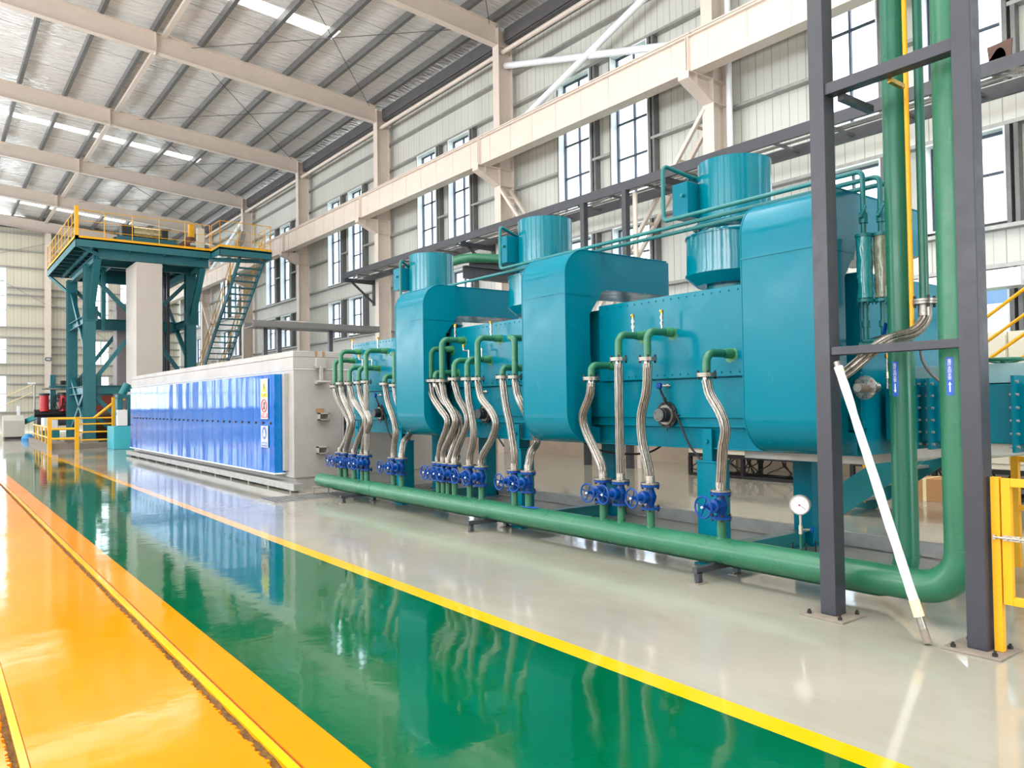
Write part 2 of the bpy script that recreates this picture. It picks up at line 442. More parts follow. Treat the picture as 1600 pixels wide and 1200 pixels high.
# wall rails (girts) and window posts
GZ = [4.55, 6.34, 7.04, 8.4, 9.62, 11.1, 12.15, 3.86, 2.65]
for k in range(1, len(CY)-1):
    ya, yb = CY[k]+0.15, CY[k+1]-0.15
    for z in GZ:
        spans = [(ya, yb)]
        if z in (8.4, 9.62, 2.65): spans = [(ya, CY[k]+WIN[0][0]-0.08), (CY[k]+WIN[0][1]+0.08, CY[k]+WIN[1][0]-0.08), (CY[k]+WIN[1][1]+0.08, yb)]
        b = MB()
        for (p, q) in spans: b.box(WX, WX+0.2, p, q, z-0.035, z+0.035)
        struct(b.build('wall_girt', M['galv']), 'galvanised horizontal rail across the ribbed side wall', 'wall rail', 'horizontal rails of the side wall')
    b = MB()
    for (a, c) in WIN:
        for y in (CY[k]+a-0.07, CY[k]+c+0.0, CY[k]+a-0.2):
            for (z0, z1) in ((1.1, 3.82), (4.58, 6.3), (7.08, 11.06)):
                b.channel((WX+0.1, y+0.035, z0), (WX+0.1, y+0.035, z1), 0.07, 0.19, 0.012, (1, 0, 0))
    struct(b.build('window_post', M['galv_dark']), 'galvanised upright studs beside the window openings', 'wall stud', 'upright studs of the side wall')  # dark tone paints in the shaded insides of the channels

# ------------------------------------------------------------------ steel frames: columns, rafters, runway
def slope(x): return 12.94+0.0815*(14.4-max(x, -0.3)) if x > -0.3 else 12.94+0.0815*(14.4+0.3+(0.3+x)+0.0)
RD = 0.68
first = None
for k, y in enumerate(CY[:-1]):
    if first is None:
        b = MB()
        b.box(14.4, 14.42, -0.16, 0.16, 0, 13.5).box(14.93, 14.95, -0.16, 0.16, 0, 13.5).box(14.42, 14.93, -0.008, 0.008, 0, 13.5)
        for z in (8.45, 8.98, 12.92):
            b.box(14.42, 14.93, -0.15, 0.15, z-0.008, z+0.008)
        first = b.build('column', M['cream_steel']); o = first
    else: o = first.copy(); COL.objects.link(o)
    o.location = (0, y, 0)
    struct(o, 'cream steel column standing against the window wall', 'column', 'columns of the side wall')
fb = None
for k, y in enumerate(CY[:-1]):
    if fb is None:
        b = MB()
        b.prism([(14.4, 8.45), (14.4, 8.98), (13.58, 8.98), (13.58, 8.82)], 'y', -0.008, 0.008)
        b.box(13.56, 14.4, -0.15, 0.15, 8.965, 8.985)
        b.beam((14.4, 0, 8.44), (13.57, 0, 8.81), 0.3, 0.016)
        b.box(13.55, 13.57, -0.15, 0.15, 8.81, 8.97)
        b.box(13.86, 13.875, -0.14, 0.14, 8.7, 8.97)
        fb = b.build('runway_bracket', M['cream_steel']); o = fb
    else: o = fb.copy(); COL.objects.link(o)
    o.location = (0, y, 0)
    tag(o, 'cream tapered bracket on a wall column carrying the crane runway', 'bracket', 'crane runway brackets', 'structure')
fr_ = None
for k in range(len(CY)-1):
    y = CY[k]
    if fr_ is None:
        b = MB(); L = P-0.02
        b.ibeam((13.85, 0.01, 9.4), (13.85, L, 9.4), 0.36, 0.84, 0.022, 0.2)
        for i in range(8):
            yy = L*(i+0.5)/8; b.box(13.735, 13.76, yy-0.006, yy+0.006, 9.005, 9.795)
        b.box(13.66, 14.04, 0.01, 0.03, 8.99, 9.81)
        b.box(13.66, 14.04, L-0.02, L, 8.99, 9.81)
        b.ibeam((13.85, 0.01, 9.9), (13.85, L, 9.9), 0.1, 0.14, 0.03, 0.02)
        fr_ = b.build('crane_runway_beam', M['cream_steel']); o = fr_
    else: o = fr_.copy(); COL.objects.link(o)
    o.location = (0, y, 0)
    tag(o, 'long cream crane runway beam resting on column brackets', 'crane beam', 'crane runway beams', 'structure')

RX = 0.0   # ridge
def zr(x): return 12.94+0.0815*(14.4-x) if x >= RX else 12.94+0.0815*(14.4-RX)-0.0815*(RX-x)
fr_ = None
for k, y in enumerate(CY[:-1]):
    if fr_ is None:
        b = MB()
        for (xa, xb) in ((14.4, RX), (RX, -14.4)):
            za, zb = zr(xa), zr(xb)
            b.ibeam((xa, 0, za+RD/2), (xb, 0, zb+RD/2), 0.26, RD, 0.018, 0.012)
        for x in (6.15, 0):
            b.box(x-0.02, x+0.02, -0.13, 0.13, zr(x)-0.04, zr(x)+RD)
        fr_ = b.build('rafter', M['cream_steel']); o = fr_
    else: o = fr_.copy(); COL.objects.link(o)
    o.location = (0, y, 0)
    tag(o, 'cream steel rafter spanning the hall under the foil roof', 'rafter', 'roof rafters', 'structure')
# fly braces from rafter foot to purlins
PX = [14.25, 13.25, 12.15, 10.72, 9.18, 7.64, 6.1, 4.5, 2.92, 1.36, -0.2, -1.8, -3.4, -5.0, -6.6, -8.2, -9.8, -11.4, -13.0, -14.4]
ZP = RD+0.02
def roofz(x): return zr(x)+RD+0.24
fr_ = None
for y in CY[2:-1]:
    if fr_ is None:
        b = MB()
        for x in PX[2:12:2]:
            for s in (1,):
                b.beam((x, 0.06*s, zr(x)+0.05), (x+0.02, 0.62*s, zr(x)+RD+0.1), 0.06, 0.012)
        fr_ = b.build('fly_brace', M['win_trim']); o = fr_
    else: o = fr_.copy(); COL.objects.link(o)
    o.location = (0, y, 0)
    tag(o, 'thin white braces from the rafter foot up to the purlins', 'brace', 'fly braces of the rafters', 'structure')
# purlins
for x in PX:
    b = MB(); z = zr(x)+RD
    b.channel((x, FY0, z+0.11), (x, FY1-0.1, z+0.11), 0.13, 0.24, 0.01)
    struct(b.build('roof_purlin', M['galv_dark']), 'grey galvanised purlin running lengthwise under the foil roof', 'purlin', 'roof purlins')
# tie beam under the purlins, one per bay
for k in range(2, len(CY)-1):
    b = MB(); x = 6.42; z = zr(x)+RD-0.04
    b.beam((x, CY[k]+0.1, z), (x, CY[k+1]-0.1, z), 0.16, 0.12)
    struct(b.build('roof_tie_tube', M['cream_steel']), 'white square tie tube between two rafters', 'tie tube', 'white roof tie tubes')
# bracing rods under the roof
def rod(a, b_, r=0.012, name='roof_brace_rod'):
    o = MB().cyl(a, b_, r, 6).build(name, M['dark_steel'])
    return struct(o, 'thin dark bracing rod crossing a roof bay', 'rod', 'roof bracing rods')
for k in range(3, 9):
    ya, yb = CY[k], CY[k+1] if k+1 < len(CY) else FY1
    for (x0, x1) in ((7.3, 14.1),):
        rod((x0, ya+0.1, zr(x0)+RD-0.1), (x1, yb-0.1, zr(x1)+RD-0.1)); rod((x1, ya+0.1, zr(x1)+RD-0.14), (x0, yb-0.1, zr(x0)+RD-0.14))
for k in range(2, 9):
    for t in (0.33, 0.67):
        y = CY[k]+P*t; b = MB()
        b.cyl((14.2, y, zr(14.2)+RD+0.03), (0, y, zr(0)+RD+0.03), 0.005, 5)
        struct(b.build('sag_rod', M['dark_steel']), 'thin sag rod tying the purlins together', 'rod', 'sag rods between purlins')
# roof skin with roof-light strips
SKY = [Y0+P*(k+0.5) for k in (-2, 1, 3, 5)]
SKY = [Y0+P*(k+0.55) for k in (-1, 1, 3, 5)]
def roof():
    b = MB(); ys = [FY0]
    for y in SKY: ys += [y-0.36, y+0.36]
    ys.append(FY1+0.2)
    def slab(xa, xb, ya, yb):
        za, zb = roofz(xa), roofz(xb)
        b.prism([(xa, za), (xb, zb), (xb, zb+0.12), (xa, za+0.12)], 'y', ya, yb)
    for i in range(len(ys)-1):
        if i % 2 == 0: slab(15.3, RX, ys[i], ys[i+1]); slab(RX, -15.0, ys[i], ys[i+1])
        else:
            slab(15.3, 11.05, ys[i], ys[i+1]); slab(RX-1.0, -15.0, ys[i], ys[i+1])
    return b
struct(roof().build('ceiling', M['foil']), 'silver foil insulated roof with wrinkled sheen', 'ceiling')
for y in SKY:
    b = MB()
    for (xa, xb) in ((11.05, RX), (RX, RX-1.0)):
        b.prism([(xa, roofz(xa)+0.02), (xb, roofz(xb)+0.02), (xb, roofz(xb)+0.06), (xa, roofz(xa)+0.06)], 'y', y-0.36, y+0.36)
    struct(b.build('ceiling_rooflight_or_fill', M['rooflight']), 'bright translucent roof-light strip crossing the foil roof', 'rooflight', 'roof-light strips')
for yc in (-5.3, 3.0, 11.3):  # glowing panels added to match the overhead fill lamps
    b = MB()
    for (xa, xb) in ((8.5, 0.0), (0.0, -9.5)):
        b.prism([(xa, roofz(xa)-0.03), (xb, roofz(xb)-0.03), (xb, roofz(xb)-0.01), (xa, roofz(xa)-0.01)], 'y', yc-1.65, yc+1.65)
    struct(b.build('ceiling_rooflight_or_fill', M['rooflight']), 'wide glowing fill panel added overhead', 'rooflight', 'added fill panels')
for k in (0, 2, 4):  # glowing panels added to go with the fill lamps on the unseen slope
    b = MB(); yc = Y0+P*(k+0.5)
    b.prism([(-2.6, roofz(-2.6)-0.03), (-13.4, roofz(-13.4)-0.03), (-13.4, roofz(-13.4)-0.01), (-2.6, roofz(-2.6)-0.01)], 'y', yc-1.7, yc+1.7)
    struct(b.build('ceiling_rooflight_or_fill', M['rooflight']), 'wide glowing fill panel added under the opposite roof slope', 'rooflight', 'added fill panels')
# eaves gutter beam, eaves strut
for k in range(2, len(CY)-1):
    b = MB().channel((14.78, CY[k]+0.17, 13.28), (14.78, CY[k+1]-0.17, 13.28), 0.3, 0.42, 0.02)
    b.box(14.66, 15.1, CY[k]+0.17, CY[k+1]-0.17, 13.02, 13.05)
    struct(b.build('eaves_gutter', M['gutter']), 'dark grey gutter beam along the eaves', 'gutter', 'eaves gutter beams')
    b = MB().cyl((14.6, CY[k]+0.1, 12.75), (14.6, CY[k+1]-0.1, 12.75), 0.075, 12)
    struct(b.build('eaves_strut', M['cream_steel']), 'pale round strut between column heads', 'strut', 'eaves struts')

# cross bracing of the side wall: tubes above the runway, laced members below
def xbrace_up(k):
    ya, yb = CY[k], CY[k+1]
    b = MB().cyl((14.65, ya+0.1, 12.55), (14.65, yb-0.1, 10.05), 0.1, 14)
    tag(b.build('brace_tube', M['win_trim']), 'white round brace tube falling away across the upper wall bay', 'brace', 'upper cross brace tubes', 'structure')
    b = MB().cyl((14.72, yb-0.1, 12.35), (14.72, ya+0.1, 10.05), 0.1, 14)
    tag(b.build('brace_tube', M['win_trim']), 'white round brace tube falling away across the upper wall bay', 'brace', 'upper cross brace tubes', 'structure')
def laced(k, a, c):
    b = MB(); d = (Vector(c)-Vector(a)); L = d.length
    for s in (-0.2, 0.2):
        b.beam(Vector(a)+Vector((s, 0, 0)), Vector(c)+Vector((s, 0, 0)), 0.09, 0.09, (1, 0, 0))
    n = int(L/0.75)
    for i in range(n):
        p = Vector(a)+d*((i+0.5)/n); q = Vector(a)+d*((i+0.95)/n)
        b.beam(p+Vector((-0.2, 0, 0)), p+Vector((0.2, 0, 0)), 0.02, 0.07, (0, 0, 1))
    tag(b.build('laced_brace', M['cream_steel']), 'cream laced cross brace between wall columns', 'brace', 'laced cross braces of the side wall', 'structure')
for k in (3, 7):
    xbrace_up(k)
    ya, yb = CY[k]+0.12, CY[k+1]-0.12
    laced(k, (14.62, ya, 8.35), (14.62, (ya+yb)/2-0.15, 3.8)); laced(k, (14.62, yb, 8.35), (14.62, (ya+yb)/2+0.15, 3.8))
    laced(k, (14.62, (ya+yb)/2-0.15, 3.5), (14.62, ya+1.6, 1.15)); laced(k, (14.62, (ya+yb)/2+0.15, 3.5), (14.62, yb-1.6, 1.15))
    b = MB().box(14.58, 14.66, (ya+yb)/2-0.45, (ya+yb)/2+0.45, 3.35, 3.95)
    tag(b.build('brace_gusset', M['cream_steel']), 'cream gusset plate where laced braces meet', 'gusset', 'gusset plates of the side wall', 'structure')

# ------------------------------------------------------------------ end wall
EW = [(-12.6, -10.0), (-8.8, -6.4), (-4.6, -0.2), (1.2, 4.23), (9.35, 10.35), (11.1, 12.4)]
def endwall():
    b = MB(); xs = [-15.0]+[e for w in EW for e in w]+[15.3]
    for i in range(len(xs)-1):
        if i % 2:
            zs = [0, 1.43, 3.8, 4.63, 6.3, 7.1, 11.05, 14.6]
            for j in range(0, 8, 2): b.box(xs[i], xs[i+1], FY1+0.2, FY1+0.3, zs[j], zs[j+1])
        else: b.box(xs[i], xs[i+1], FY1+0.2, FY1+0.3, 0, 14.6)
    return b
struct(endwall().build('wall_back', M['sheet_end']), 'cream ribbed end wall of the hall', 'wall')
for (a, c) in EW:
    for ri, (z0, z1, muls) in enumerate(ROWS):
        wn += 1
        t = bpy.data.objects.new('window_%d' % wn, None); COL.objects.link(t); t.location = (a, FY1+0.2, z0)
        w, h = c-a, z1-z0; fr = MB(); e = 0.06; nc = max(2, round(w/0.7))
        for i in range(nc+1): fr.box(w*i/nc-e/2, w*i/nc+e/2, 0.02, 0.08, 0, h)
        for m in [z0, z1]+muls: fr.box(0, w, 0.021, 0.079, m-z0-e/2, m-z0+e/2)
        fr.build('window_frame', M['win_frame'] if False else M['galv'], t, local=True)
        MB().box(0, w, 0.045, 0.053, 0, h).build('window_pane', M['glass'], t, local=True)
        struct(t, ('low', 'middle-band', 'tall upper')[ri]+' window in the cream end wall', 'window', 'end wall windows')
for z in (13.4, 12.25, 11.12, 9.72, 9.25, 8.55, 7.05, 6.38, 5.84, 5.32, 4.58, 3.86, 3.26, 2.39, 1.36):
    b = MB(); cuts = [-15.0]+[e for w in EW for e in w]+[15.1]
    sp = [(-15.0, 15.1)] if z in (13.4, 12.25, 11.12, 7.05, 6.38, 4.58, 3.86, 1.36) else [(cuts[i], cuts[i+1]) for i in range(0, len(cuts)-1, 2)]
    for (p, q) in sp: b.box(p, q, FY1, FY1+0.2, z-0.04, z+0.04)
    struct(b.build('wall_girt', M['galv']), 'galvanised horizontal rail across the cream end wall', 'wall rail', 'horizontal rails of the end wall')
for x in (-5.5, 0.5, 6.55, 12.9):
    b = MB()
    b.box(x-0.17, x+0.17, FY1-0.5, FY1-0.48, 0, 13.5).box(x-0.17, x+0.17, FY1-0.03, FY1-0.01, 0, 13.5).box(x-0.008, x+0.008, FY1-0.48, FY1-0.03, 0, 13.5)
    struct(b.build('column', M['cream_steel']), 'cream steel column standing against the end wall', 'column', 'columns of the end wall')
b = MB()
b.ibeam((14.4, FY1-0.3, zr(14.4)+RD/2), (0, FY1-0.3, zr(0)+RD/2), 0.26, RD, 0.018, 0.012)
b.ibeam((0, FY1-0.3, zr(0)+RD/2), (-14.4, FY1-0.3, zr(-14.4)+RD/2), 0.26, RD, 0.018, 0.012)
tag(b.build('rafter', M['cream_steel']), 'cream rafter against the end wall above the windows', 'rafter', None, 'structure')
for (xa, za, xb, zb) in ((6.4, 8.7, 0.6, 11.9), (6.7, 8.9, 12.7, 4.5), (6.7, 9.2, 12.7, 12.0), (6.4, 12.8, 0.6, 10.8)):
    struct(MB().cyl((xa, FY1-0.25, za), (xb, FY1-0.25, zb), 0.02, 6).build('wall_brace_rod', M['galv']), 'thin bracing rod across the end wall', 'rod', 'end wall bracing rods')
# dark strip above the end wall: eaves trim
struct(MB().box(-15, 15.2, FY1+0.05, FY1+0.2, 13.75, 14.0).build('trim_end', M['gutter']), 'dark trim above the end wall sheeting', 'trim')

# opposite long wall with its window openings (seen in reflections)
def leftwall():
    b = MB()
    for k in range(len(CY)-1):
        ya, yb = CY[k], CY[k+1]
        ys = [ya]+[ya+e for w in ((1.4, 3.6), (4.7, 6.9)) for e in w]+[yb]
        for i in range(5):
            zs = [0, 1.6, 5.2, 6.3, 10.6, 13.6] if i in (1, 3) else None
            if zs:
                for j in (0, 2, 4): b.box(XL, XL+0.1, ys[i], ys[i+1], zs[j], zs[j+1])
            else: b.box(XL, XL+0.1, ys[i], ys[i+1], 0, 13.6)
    return b
struct(leftwall().build('wall_left', M['sheet']), 'ribbed cream wall on the opposite side of the hall', 'wall')

b = MB().box(XL, 0.0, YNEAR-0.1, YNEAR, 0, 14).box(8.0, 15.3, YNEAR-0.1, YNEAR, 0, 14).box(0.0, 8.0, YNEAR-0.1, YNEAR, 6.0, 14)
struct(b.build('wall_front', M['sheet_end']), 'ribbed gable wall with an open gateway behind the viewer', 'wall')
# ------------------------------------------------------------------ outside
M['ground_out'] = paint('outside_ground', srgb(120, 140, 104), 0.9, 0.2, 0.2)
M['far_building'] = paint('far_building_wall', srgb(112, 134, 168), 0.8, 0.04, 0.1)
struct(MB().box(15.3, 140, -60, 160, -0.3, -0.1).build('ground', M['ground_out']), 'green ground outside the windows', 'ground')
for (x, y, w, d, h, l) in ((48, 42, 16, 20, 11, 'pale block seen through the tall windows beside the braces'), (62, 90, 16, 26, 13, 'taller pale block seen through the farther tall windows'), (44, 12, 12, 16, 9.5, 'pale low block seen through the windows behind the green pipes')):
    b = MB().box(x, x+w, y, y+d, -0.1, h)
    for i in range(int(h/3)): b.box(x-0.15, x, y, y+d, 2.6+i*3, 2.75+i*3)
    tag(b.build('office_block', M['far_building']), l, 'building')
# ------------------------------------------------------------------ machine materials
M['teal'] = paint('teal_machine_paint', srgb(0, 116, 138), 0.22, 0.05, 1.2, 0.08, 3.0, spec=0.16)
M['teal_gloss'] = paint('teal_drum_paint', srgb(0, 118, 136), 0.12, 0.05, 1.2, 0.12, 5.0, rvar=0.04)
M['teal_dull'] = paint('teal_frame_paint', srgb(20, 118, 124), 0.38, 0.08, 3)
M['tower_teal'] = paint('tower_teal_paint', srgb(30, 104, 114), 0.4, 0.06, 1.5)
M['pipe_teal'] = paint('small_pipe_teal', srgb(24, 112, 114), 0.35, 0.08, 5)
M['pipe_green'] = paint('pipe_green_paint', srgb(46, 114, 84), 0.33, 0.08, 3, 0.05, 6)
M['stand_green'] = paint('riser_green_paint', srgb(34, 106, 82), 0.33, 0.06, 1.5, 0.04, 6)
M['dark_green'] = paint('dark_green_paint', srgb(22, 92, 74), 0.35, 0.08, 4)
M['valve_blue'] = paint('valve_blue_enamel', srgb(0, 64, 142), 0.28, 0.1, 12, 0.1, 20, spec=0.3)
M['steel'] = paint('bright_steel', srgb(190, 186, 178), 0.28, 0.12, 20, metallic=0.9)
M['flange_steel'] = paint('flange_steel', srgb(150, 146, 138), 0.35, 0.15, 25, metallic=0.7)
M['bolt'] = paint('dark_bolt', srgb(52, 48, 46), 0.5, 0.1, 30, metallic=0.4)
M['black'] = paint('black_paint', srgb(34, 34, 38), 0.45, 0.1, 8)
M['rubber'] = paint('black_cable', srgb(26, 26, 28), 0.6, 0.05, 8)
M['brass'] = paint('brass', srgb(196, 150, 62), 0.3, 0.1, 30, metallic=0.9)
M['yellow'] = paint('yellow_rail_paint', srgb(238, 174, 18), 0.38, 0.06, 4)
M['white'] = paint('white_enamel', srgb(236, 238, 240), 0.35, 0.02, 4)
M['frame_grey'] = paint('frame_grey_paint', srgb(54, 56, 65), 0.42, 0.07, 3.5, 0.04, 9)
M['base_dusty'] = paint('dusty_base_plate', srgb(138, 128, 118), 0.75, 0.15, 14)
M['red'] = paint('red_dial_paint', srgb(150, 20, 20), 0.4)
M['ink'] = paint('dial_ink', srgb(60, 60, 66), 0.6)
M['label_blue'] = paint('label_blue', srgb(24, 92, 196), 0.35, 0.03)
M['letter_white'] = paint('letter_white', srgb(240, 244, 250), 0.5, 0.01)
def mat_braid():
    n = NT('steel_braid'); v = n.coord((1, 1, 0.06)); f = n.noise(v, 120, 2, 0.6)
    w = n.n('ShaderNodeTexWave'); w.inputs['Scale'].default_value = 60; w.inputs['Distortion'].default_value = 2.0
    c = n.coord((1, 1, 1)); n.l(c, w.inputs['Vector'])
    n.set(Base_Color=n.ramp(f, [(0.3, srgb(112, 107, 100)), (0.5, srgb(146, 141, 134)), (0.7, srgb(174, 170, 162))]), Metallic=0.95, Roughness=0.3)
    n.bump(f, 0.2, 0.01)
    return n.m
M['braid'] = mat_braid()
def mat_collar():
    # green pipe root with overspray fading on the teal shell
    return paint('overspray_green', srgb(66, 134, 88), 0.45, 0.2, 18)
M['overspray'] = mat_collar()

# ------------------------------------------------------------------ long teal chamber
oven = thing('heating_chamber', (7.0, 8.0, 0), 'long teal riveted chamber on legs behind the row of braided hoses', 'industrial oven')
def arcp(cx, cz, r, a0, a1, n=8): return [(cx+r*math.cos(math.radians(a0+(a1-a0)*i/n)), cz+r*math.sin(math.radians(a0+(a1-a0)*i/n))) for i in range(n+1)]
b = MB(); b.box(6.04, 8.0, 3.25, 12.55, 1.32, 2.62); b.build('shell', M['teal'], oven, bevel=0.01)
b = MB(); b.box(6.015, 6.06, 3.25, 12.56, 1.415, 1.80); b.build('lower_panel', M['teal'], oven, bevel=0.006)
b = MB(); b.box(6.08, 7.95, 3.25, 12.5, 1.12, 1.33); b.box(6.03, 6.1, 3.25, 12.5, 1.325, 1.345); b.box(6.03, 6.1, 3.25, 12.5, 1.115, 1.13)
b.build('base_beam', M['teal'], oven, bevel=0.004)
PAN = [(3.95, 6.25), (6.95, 9.36), (10.0, 12.52)]
for (a, c) in PAN:
    b = MB().box(5.985, 6.05, a, c, 1.81, 2.655); pn = b.build('riveted_panel', M['teal'], oven, bevel=0.006)
    b = MB(); n = int((c-a-0.08)/0.1)
    for i in range(n+1):
        y = a+0.04+(c-a-0.08)*i/n
        for z in (1.85, 2.615): b.cyl((5.987, y, z), (5.975, y, z), 0.0105, 8, 0.006)
    for i in range(1, 8):
        z = 1.85+0.765*i/8
        for y in (a+0.04, c-0.04): b.cyl((5.987, y, z), (5.975, y, z), 0.0105, 8, 0.006)
    b.build('rivets', M['teal'], pn)
# legs and floor frame
for (x, ys) in ((5.98, (4.68, 7.70, 10.75, 12.3)), (7.6, (4.68, 7.70, 10.75, 12.3))):
    for y in ys:
        b = MB().box(x, x+0.21, y, y+0.23, 0.0, 1.0); b.box(x-0.01, x+0.22, y-0.01, y+0.24, 0.985, 1.005)
        b.box(x-0.03, x+0.24, y-0.03, y+0.26, 0.0, 0.02)
        lg = b.build('leg', M['teal'], oven, bevel=0.006)
        b = MB().box(x+0.02, x+0.035, y+0.06, y+0.17, 1.0, 1.31).box(x+0.035, x+0.2, y+0.1, y+0.12, 1.0, 1.13); b.cyl((x+0.021, y+0.115, 1.19), (x+0.0, y+0.115, 1.19), 0.022, 8)
        b.build('leg_lug', M['teal'], lg)
for y in (4.78, 7.80, 10.85):
    b = MB().ibeam((6.2, y, 0.085), (7.62, y, 0.085), 0.14, 0.17, 0.012, 0.01); b.build('floor_beam', M['teal_dull'], oven)
for x in (7.9,):
    b = MB().channel((x, 3.2, 0.08), (x, 12.6, 0.08), 0.06, 0.14, 0.01); b.build('floor_rail', M['galv'], oven)
for (x, y) in ((7.1, 4.6), (7.25, 4.6), (7.2, 4.52), (7.35, 4.5)):
    MB().cyl((x, y, 0), (x, y, 0.11), 0.008, 8).build('anchor_bolt', M['bolt'], oven)

tag(MB().box(6.25, 7.7, 3.35, 4.55, 1.03, 1.115).build('drip_tray', M['galv'], bevel=0.004), 'galvanised drip tray under the chamber beside the black cable stand', 'tray')
# recirculation ducts: a C-shaped flat duct wrapping the front of the chamber
def duct(y0, y1, label):
    t = thing('recirculation_duct', (5.8, (y0+y1)/2, 0), label, 'air duct', 'C-shaped ducts around the teal chamber')
    outer = [(7.14, 3.27)]+arcp(5.5+0.3, 3.27-0.3, 0.3, 90, 180, 12)+arcp(5.5+0.34, 1.14+0.34, 0.34, 180, 270, 12)+[(5.99, 1.138), (5.99, 1.3)]
    inner = [(5.86, 1.32), (5.86, 2.56)]+[(5.98, 2.72)]+arcp(6.14, 2.72, 0.13, 180, 90, 6)+[(7.14, 2.86)]
    poly = outer+inner
    b = MB(); n = len(poly)
    v = [(p[0], y0, p[1]) for p in poly]+[(p[0], y1, p[1]) for p in poly]
    b._add(v, [(i, (i+1) % n, n+(i+1) % n, n+i) for i in range(n)], True)
    b._add(v, [tuple(range(n))[::-1], tuple(range(n, 2*n))])
    o = b.build('casing', M['teal'], t, angle=25)
    # seam straps and edge bead
    b = MB()
    pr = outer[:-1]
    for yy in (y0, y1): b.tube([(p[0], yy, p[1]) for p in pr], 0.007, 6)
    b.box(5.494, 5.5, y0, y1, 2.775, 2.789); b.box(5.5, 5.99, y0-0.005, y0+0.001, 2.765, 2.78)
    b.build('edge_bead', M['teal'], t)
    b = MB(); b.prism([(5.86, 2.55), (5.9, 2.5), (5.98, 1.95), (5.98, 1.9), (5.86, 1.9)], 'y', y0+0.1, y0+0.12)
    b.box(5.84, 5.983, y0+0.16, y1-0.1, 1.35, 2.6); b.build('connecting_throat', M['teal_dull'], t)
    MB().prism([(7.12, y0), (7.12, y1), (7.3, y1), (7.3, y0+0.2), (7.27, y0+0.09), (7.2, y0+0.02)], 'z', 2.87, 3.26).build('outlet_cap', M['teal'], t, bevel=0.01)
    return t
duct(3.28, 4.0, 'tall teal C-shaped duct beside the grey frame with green pipes')
duct(6.265, 7.02, 'middle teal C-shaped duct with arm reaching back between two fans')
duct(9.26, 10.05, 'teal C-shaped duct closest to the blue cabinet')

def fan(x, y, label, dz=0.0):
    t = thing('roof_fan', (x, y, 2.62), label, 'industrial fan', 'drum-shaped fans on the teal chamber')
    b = MB().lathe((x, y, 3.3), (0, 0, 1), [(0, 0.365), (0.72, 0.365), (0.72, 0.355), (0.70, 0.345)], 40)
    b.build('motor_drum', M['teal_gloss'], t)
    b = MB().lathe((x, y, 2.76), (0, 0, 1), [(0, 0.4), (0.085, 0.5), (0.1, 0.515), (0.115, 0.515), (0.115, 0.5), (0.49, 0.5), (0.49, 0.512), (0.505, 0.512), (0.505, 0.44), (0.54, 0.42), (0.555, 0.36)], 40)
    b.build('lower_cowl', M['teal_gloss'], t)
    b = MB().lathe((x, y, 2.6), (0, 0, 1), [(0, 0.3), (0.17, 0.3)], 24); b.build('neck', M['teal_dull'], t)
    b = MB().lathe((x, y, 3.36), (0, 0, 1), [(0, 0.36), (0, 0.43), (0.018, 0.43), (0.018, 0.36)], 40)
    for i in range(24):
        a = 2*PI*i/24; b.cyl((x+0.4*math.cos(a), y+0.4*math.sin(a), 3.345), (x+0.4*math.cos(a), y+0.4*math.sin(a), 3.395), 0.011, 6)
    b.build('bolted_ring', M['teal'], t)
    b = MB().box(x-0.48, x-0.26, y+0.22, y+0.42, 3.46, 3.82); mb = b.build('terminal_box', M['teal'], t, bevel=0.008)
    MB().cyl((x-0.48, y+0.27, 3.68), (x-0.52, y+0.27, 3.68), 0.018, 10).build('box_knob', M['teal_dull'], mb)
    return t
fan(6.63, 4.88, 'teal drum fan between the grey frame and the middle duct')
fan(6.63, 7.94, 'teal drum fan standing behind the middle C-shaped duct')
fan(6.63, 10.88, 'teal drum fan closest to the yellow-railed tower')

# small teal oil lines to the fans
def small_pipe(name, pts, label, r=0.021, R=0.05, extra=None):
    t = thing(name, pts[0], label, 'pipe', 'small teal pipes above the chamber')
    MB().tube(fillet(pts, R), r, 12).build('pipe_run', M['pipe_teal'], t)
    if extra: MB().cyl(*extra).build('union', M['pipe_teal'], t)
    return t
for i, (X, yl, zr_, ye, lab) in enumerate(((5.93, 5.228, 3.40, 3.15, 'small teal pipe looping up to the fan by the grey frame'), (6.0, 8.108, 3.345, 3.048, 'small teal pipe running to the fan behind the middle duct'), (6.07, 10.91, 3.31, 2.98, 'long small teal pipe running to the fan closest to the tower'))):
    z0 = (3.40, 3.345, 3.295)[i]; ztop = 3.97 if i == 0 else 3.91
    fy = (4.88, 7.94, 10.88)[i]
    small_pipe('oil_pipe', [(X, ye, 2.9), (X, ye, z0), (X, yl-0.3, zr_), (X, yl, zr_), (X, yl, ztop), (6.42, fy+0.3, ztop-0.08), (6.5, fy+0.22, ztop-0.12)], lab, extra=((6.34, fy+0.36, ztop-0.05), (6.42, fy+0.3, ztop-0.08), 0.032, 12))

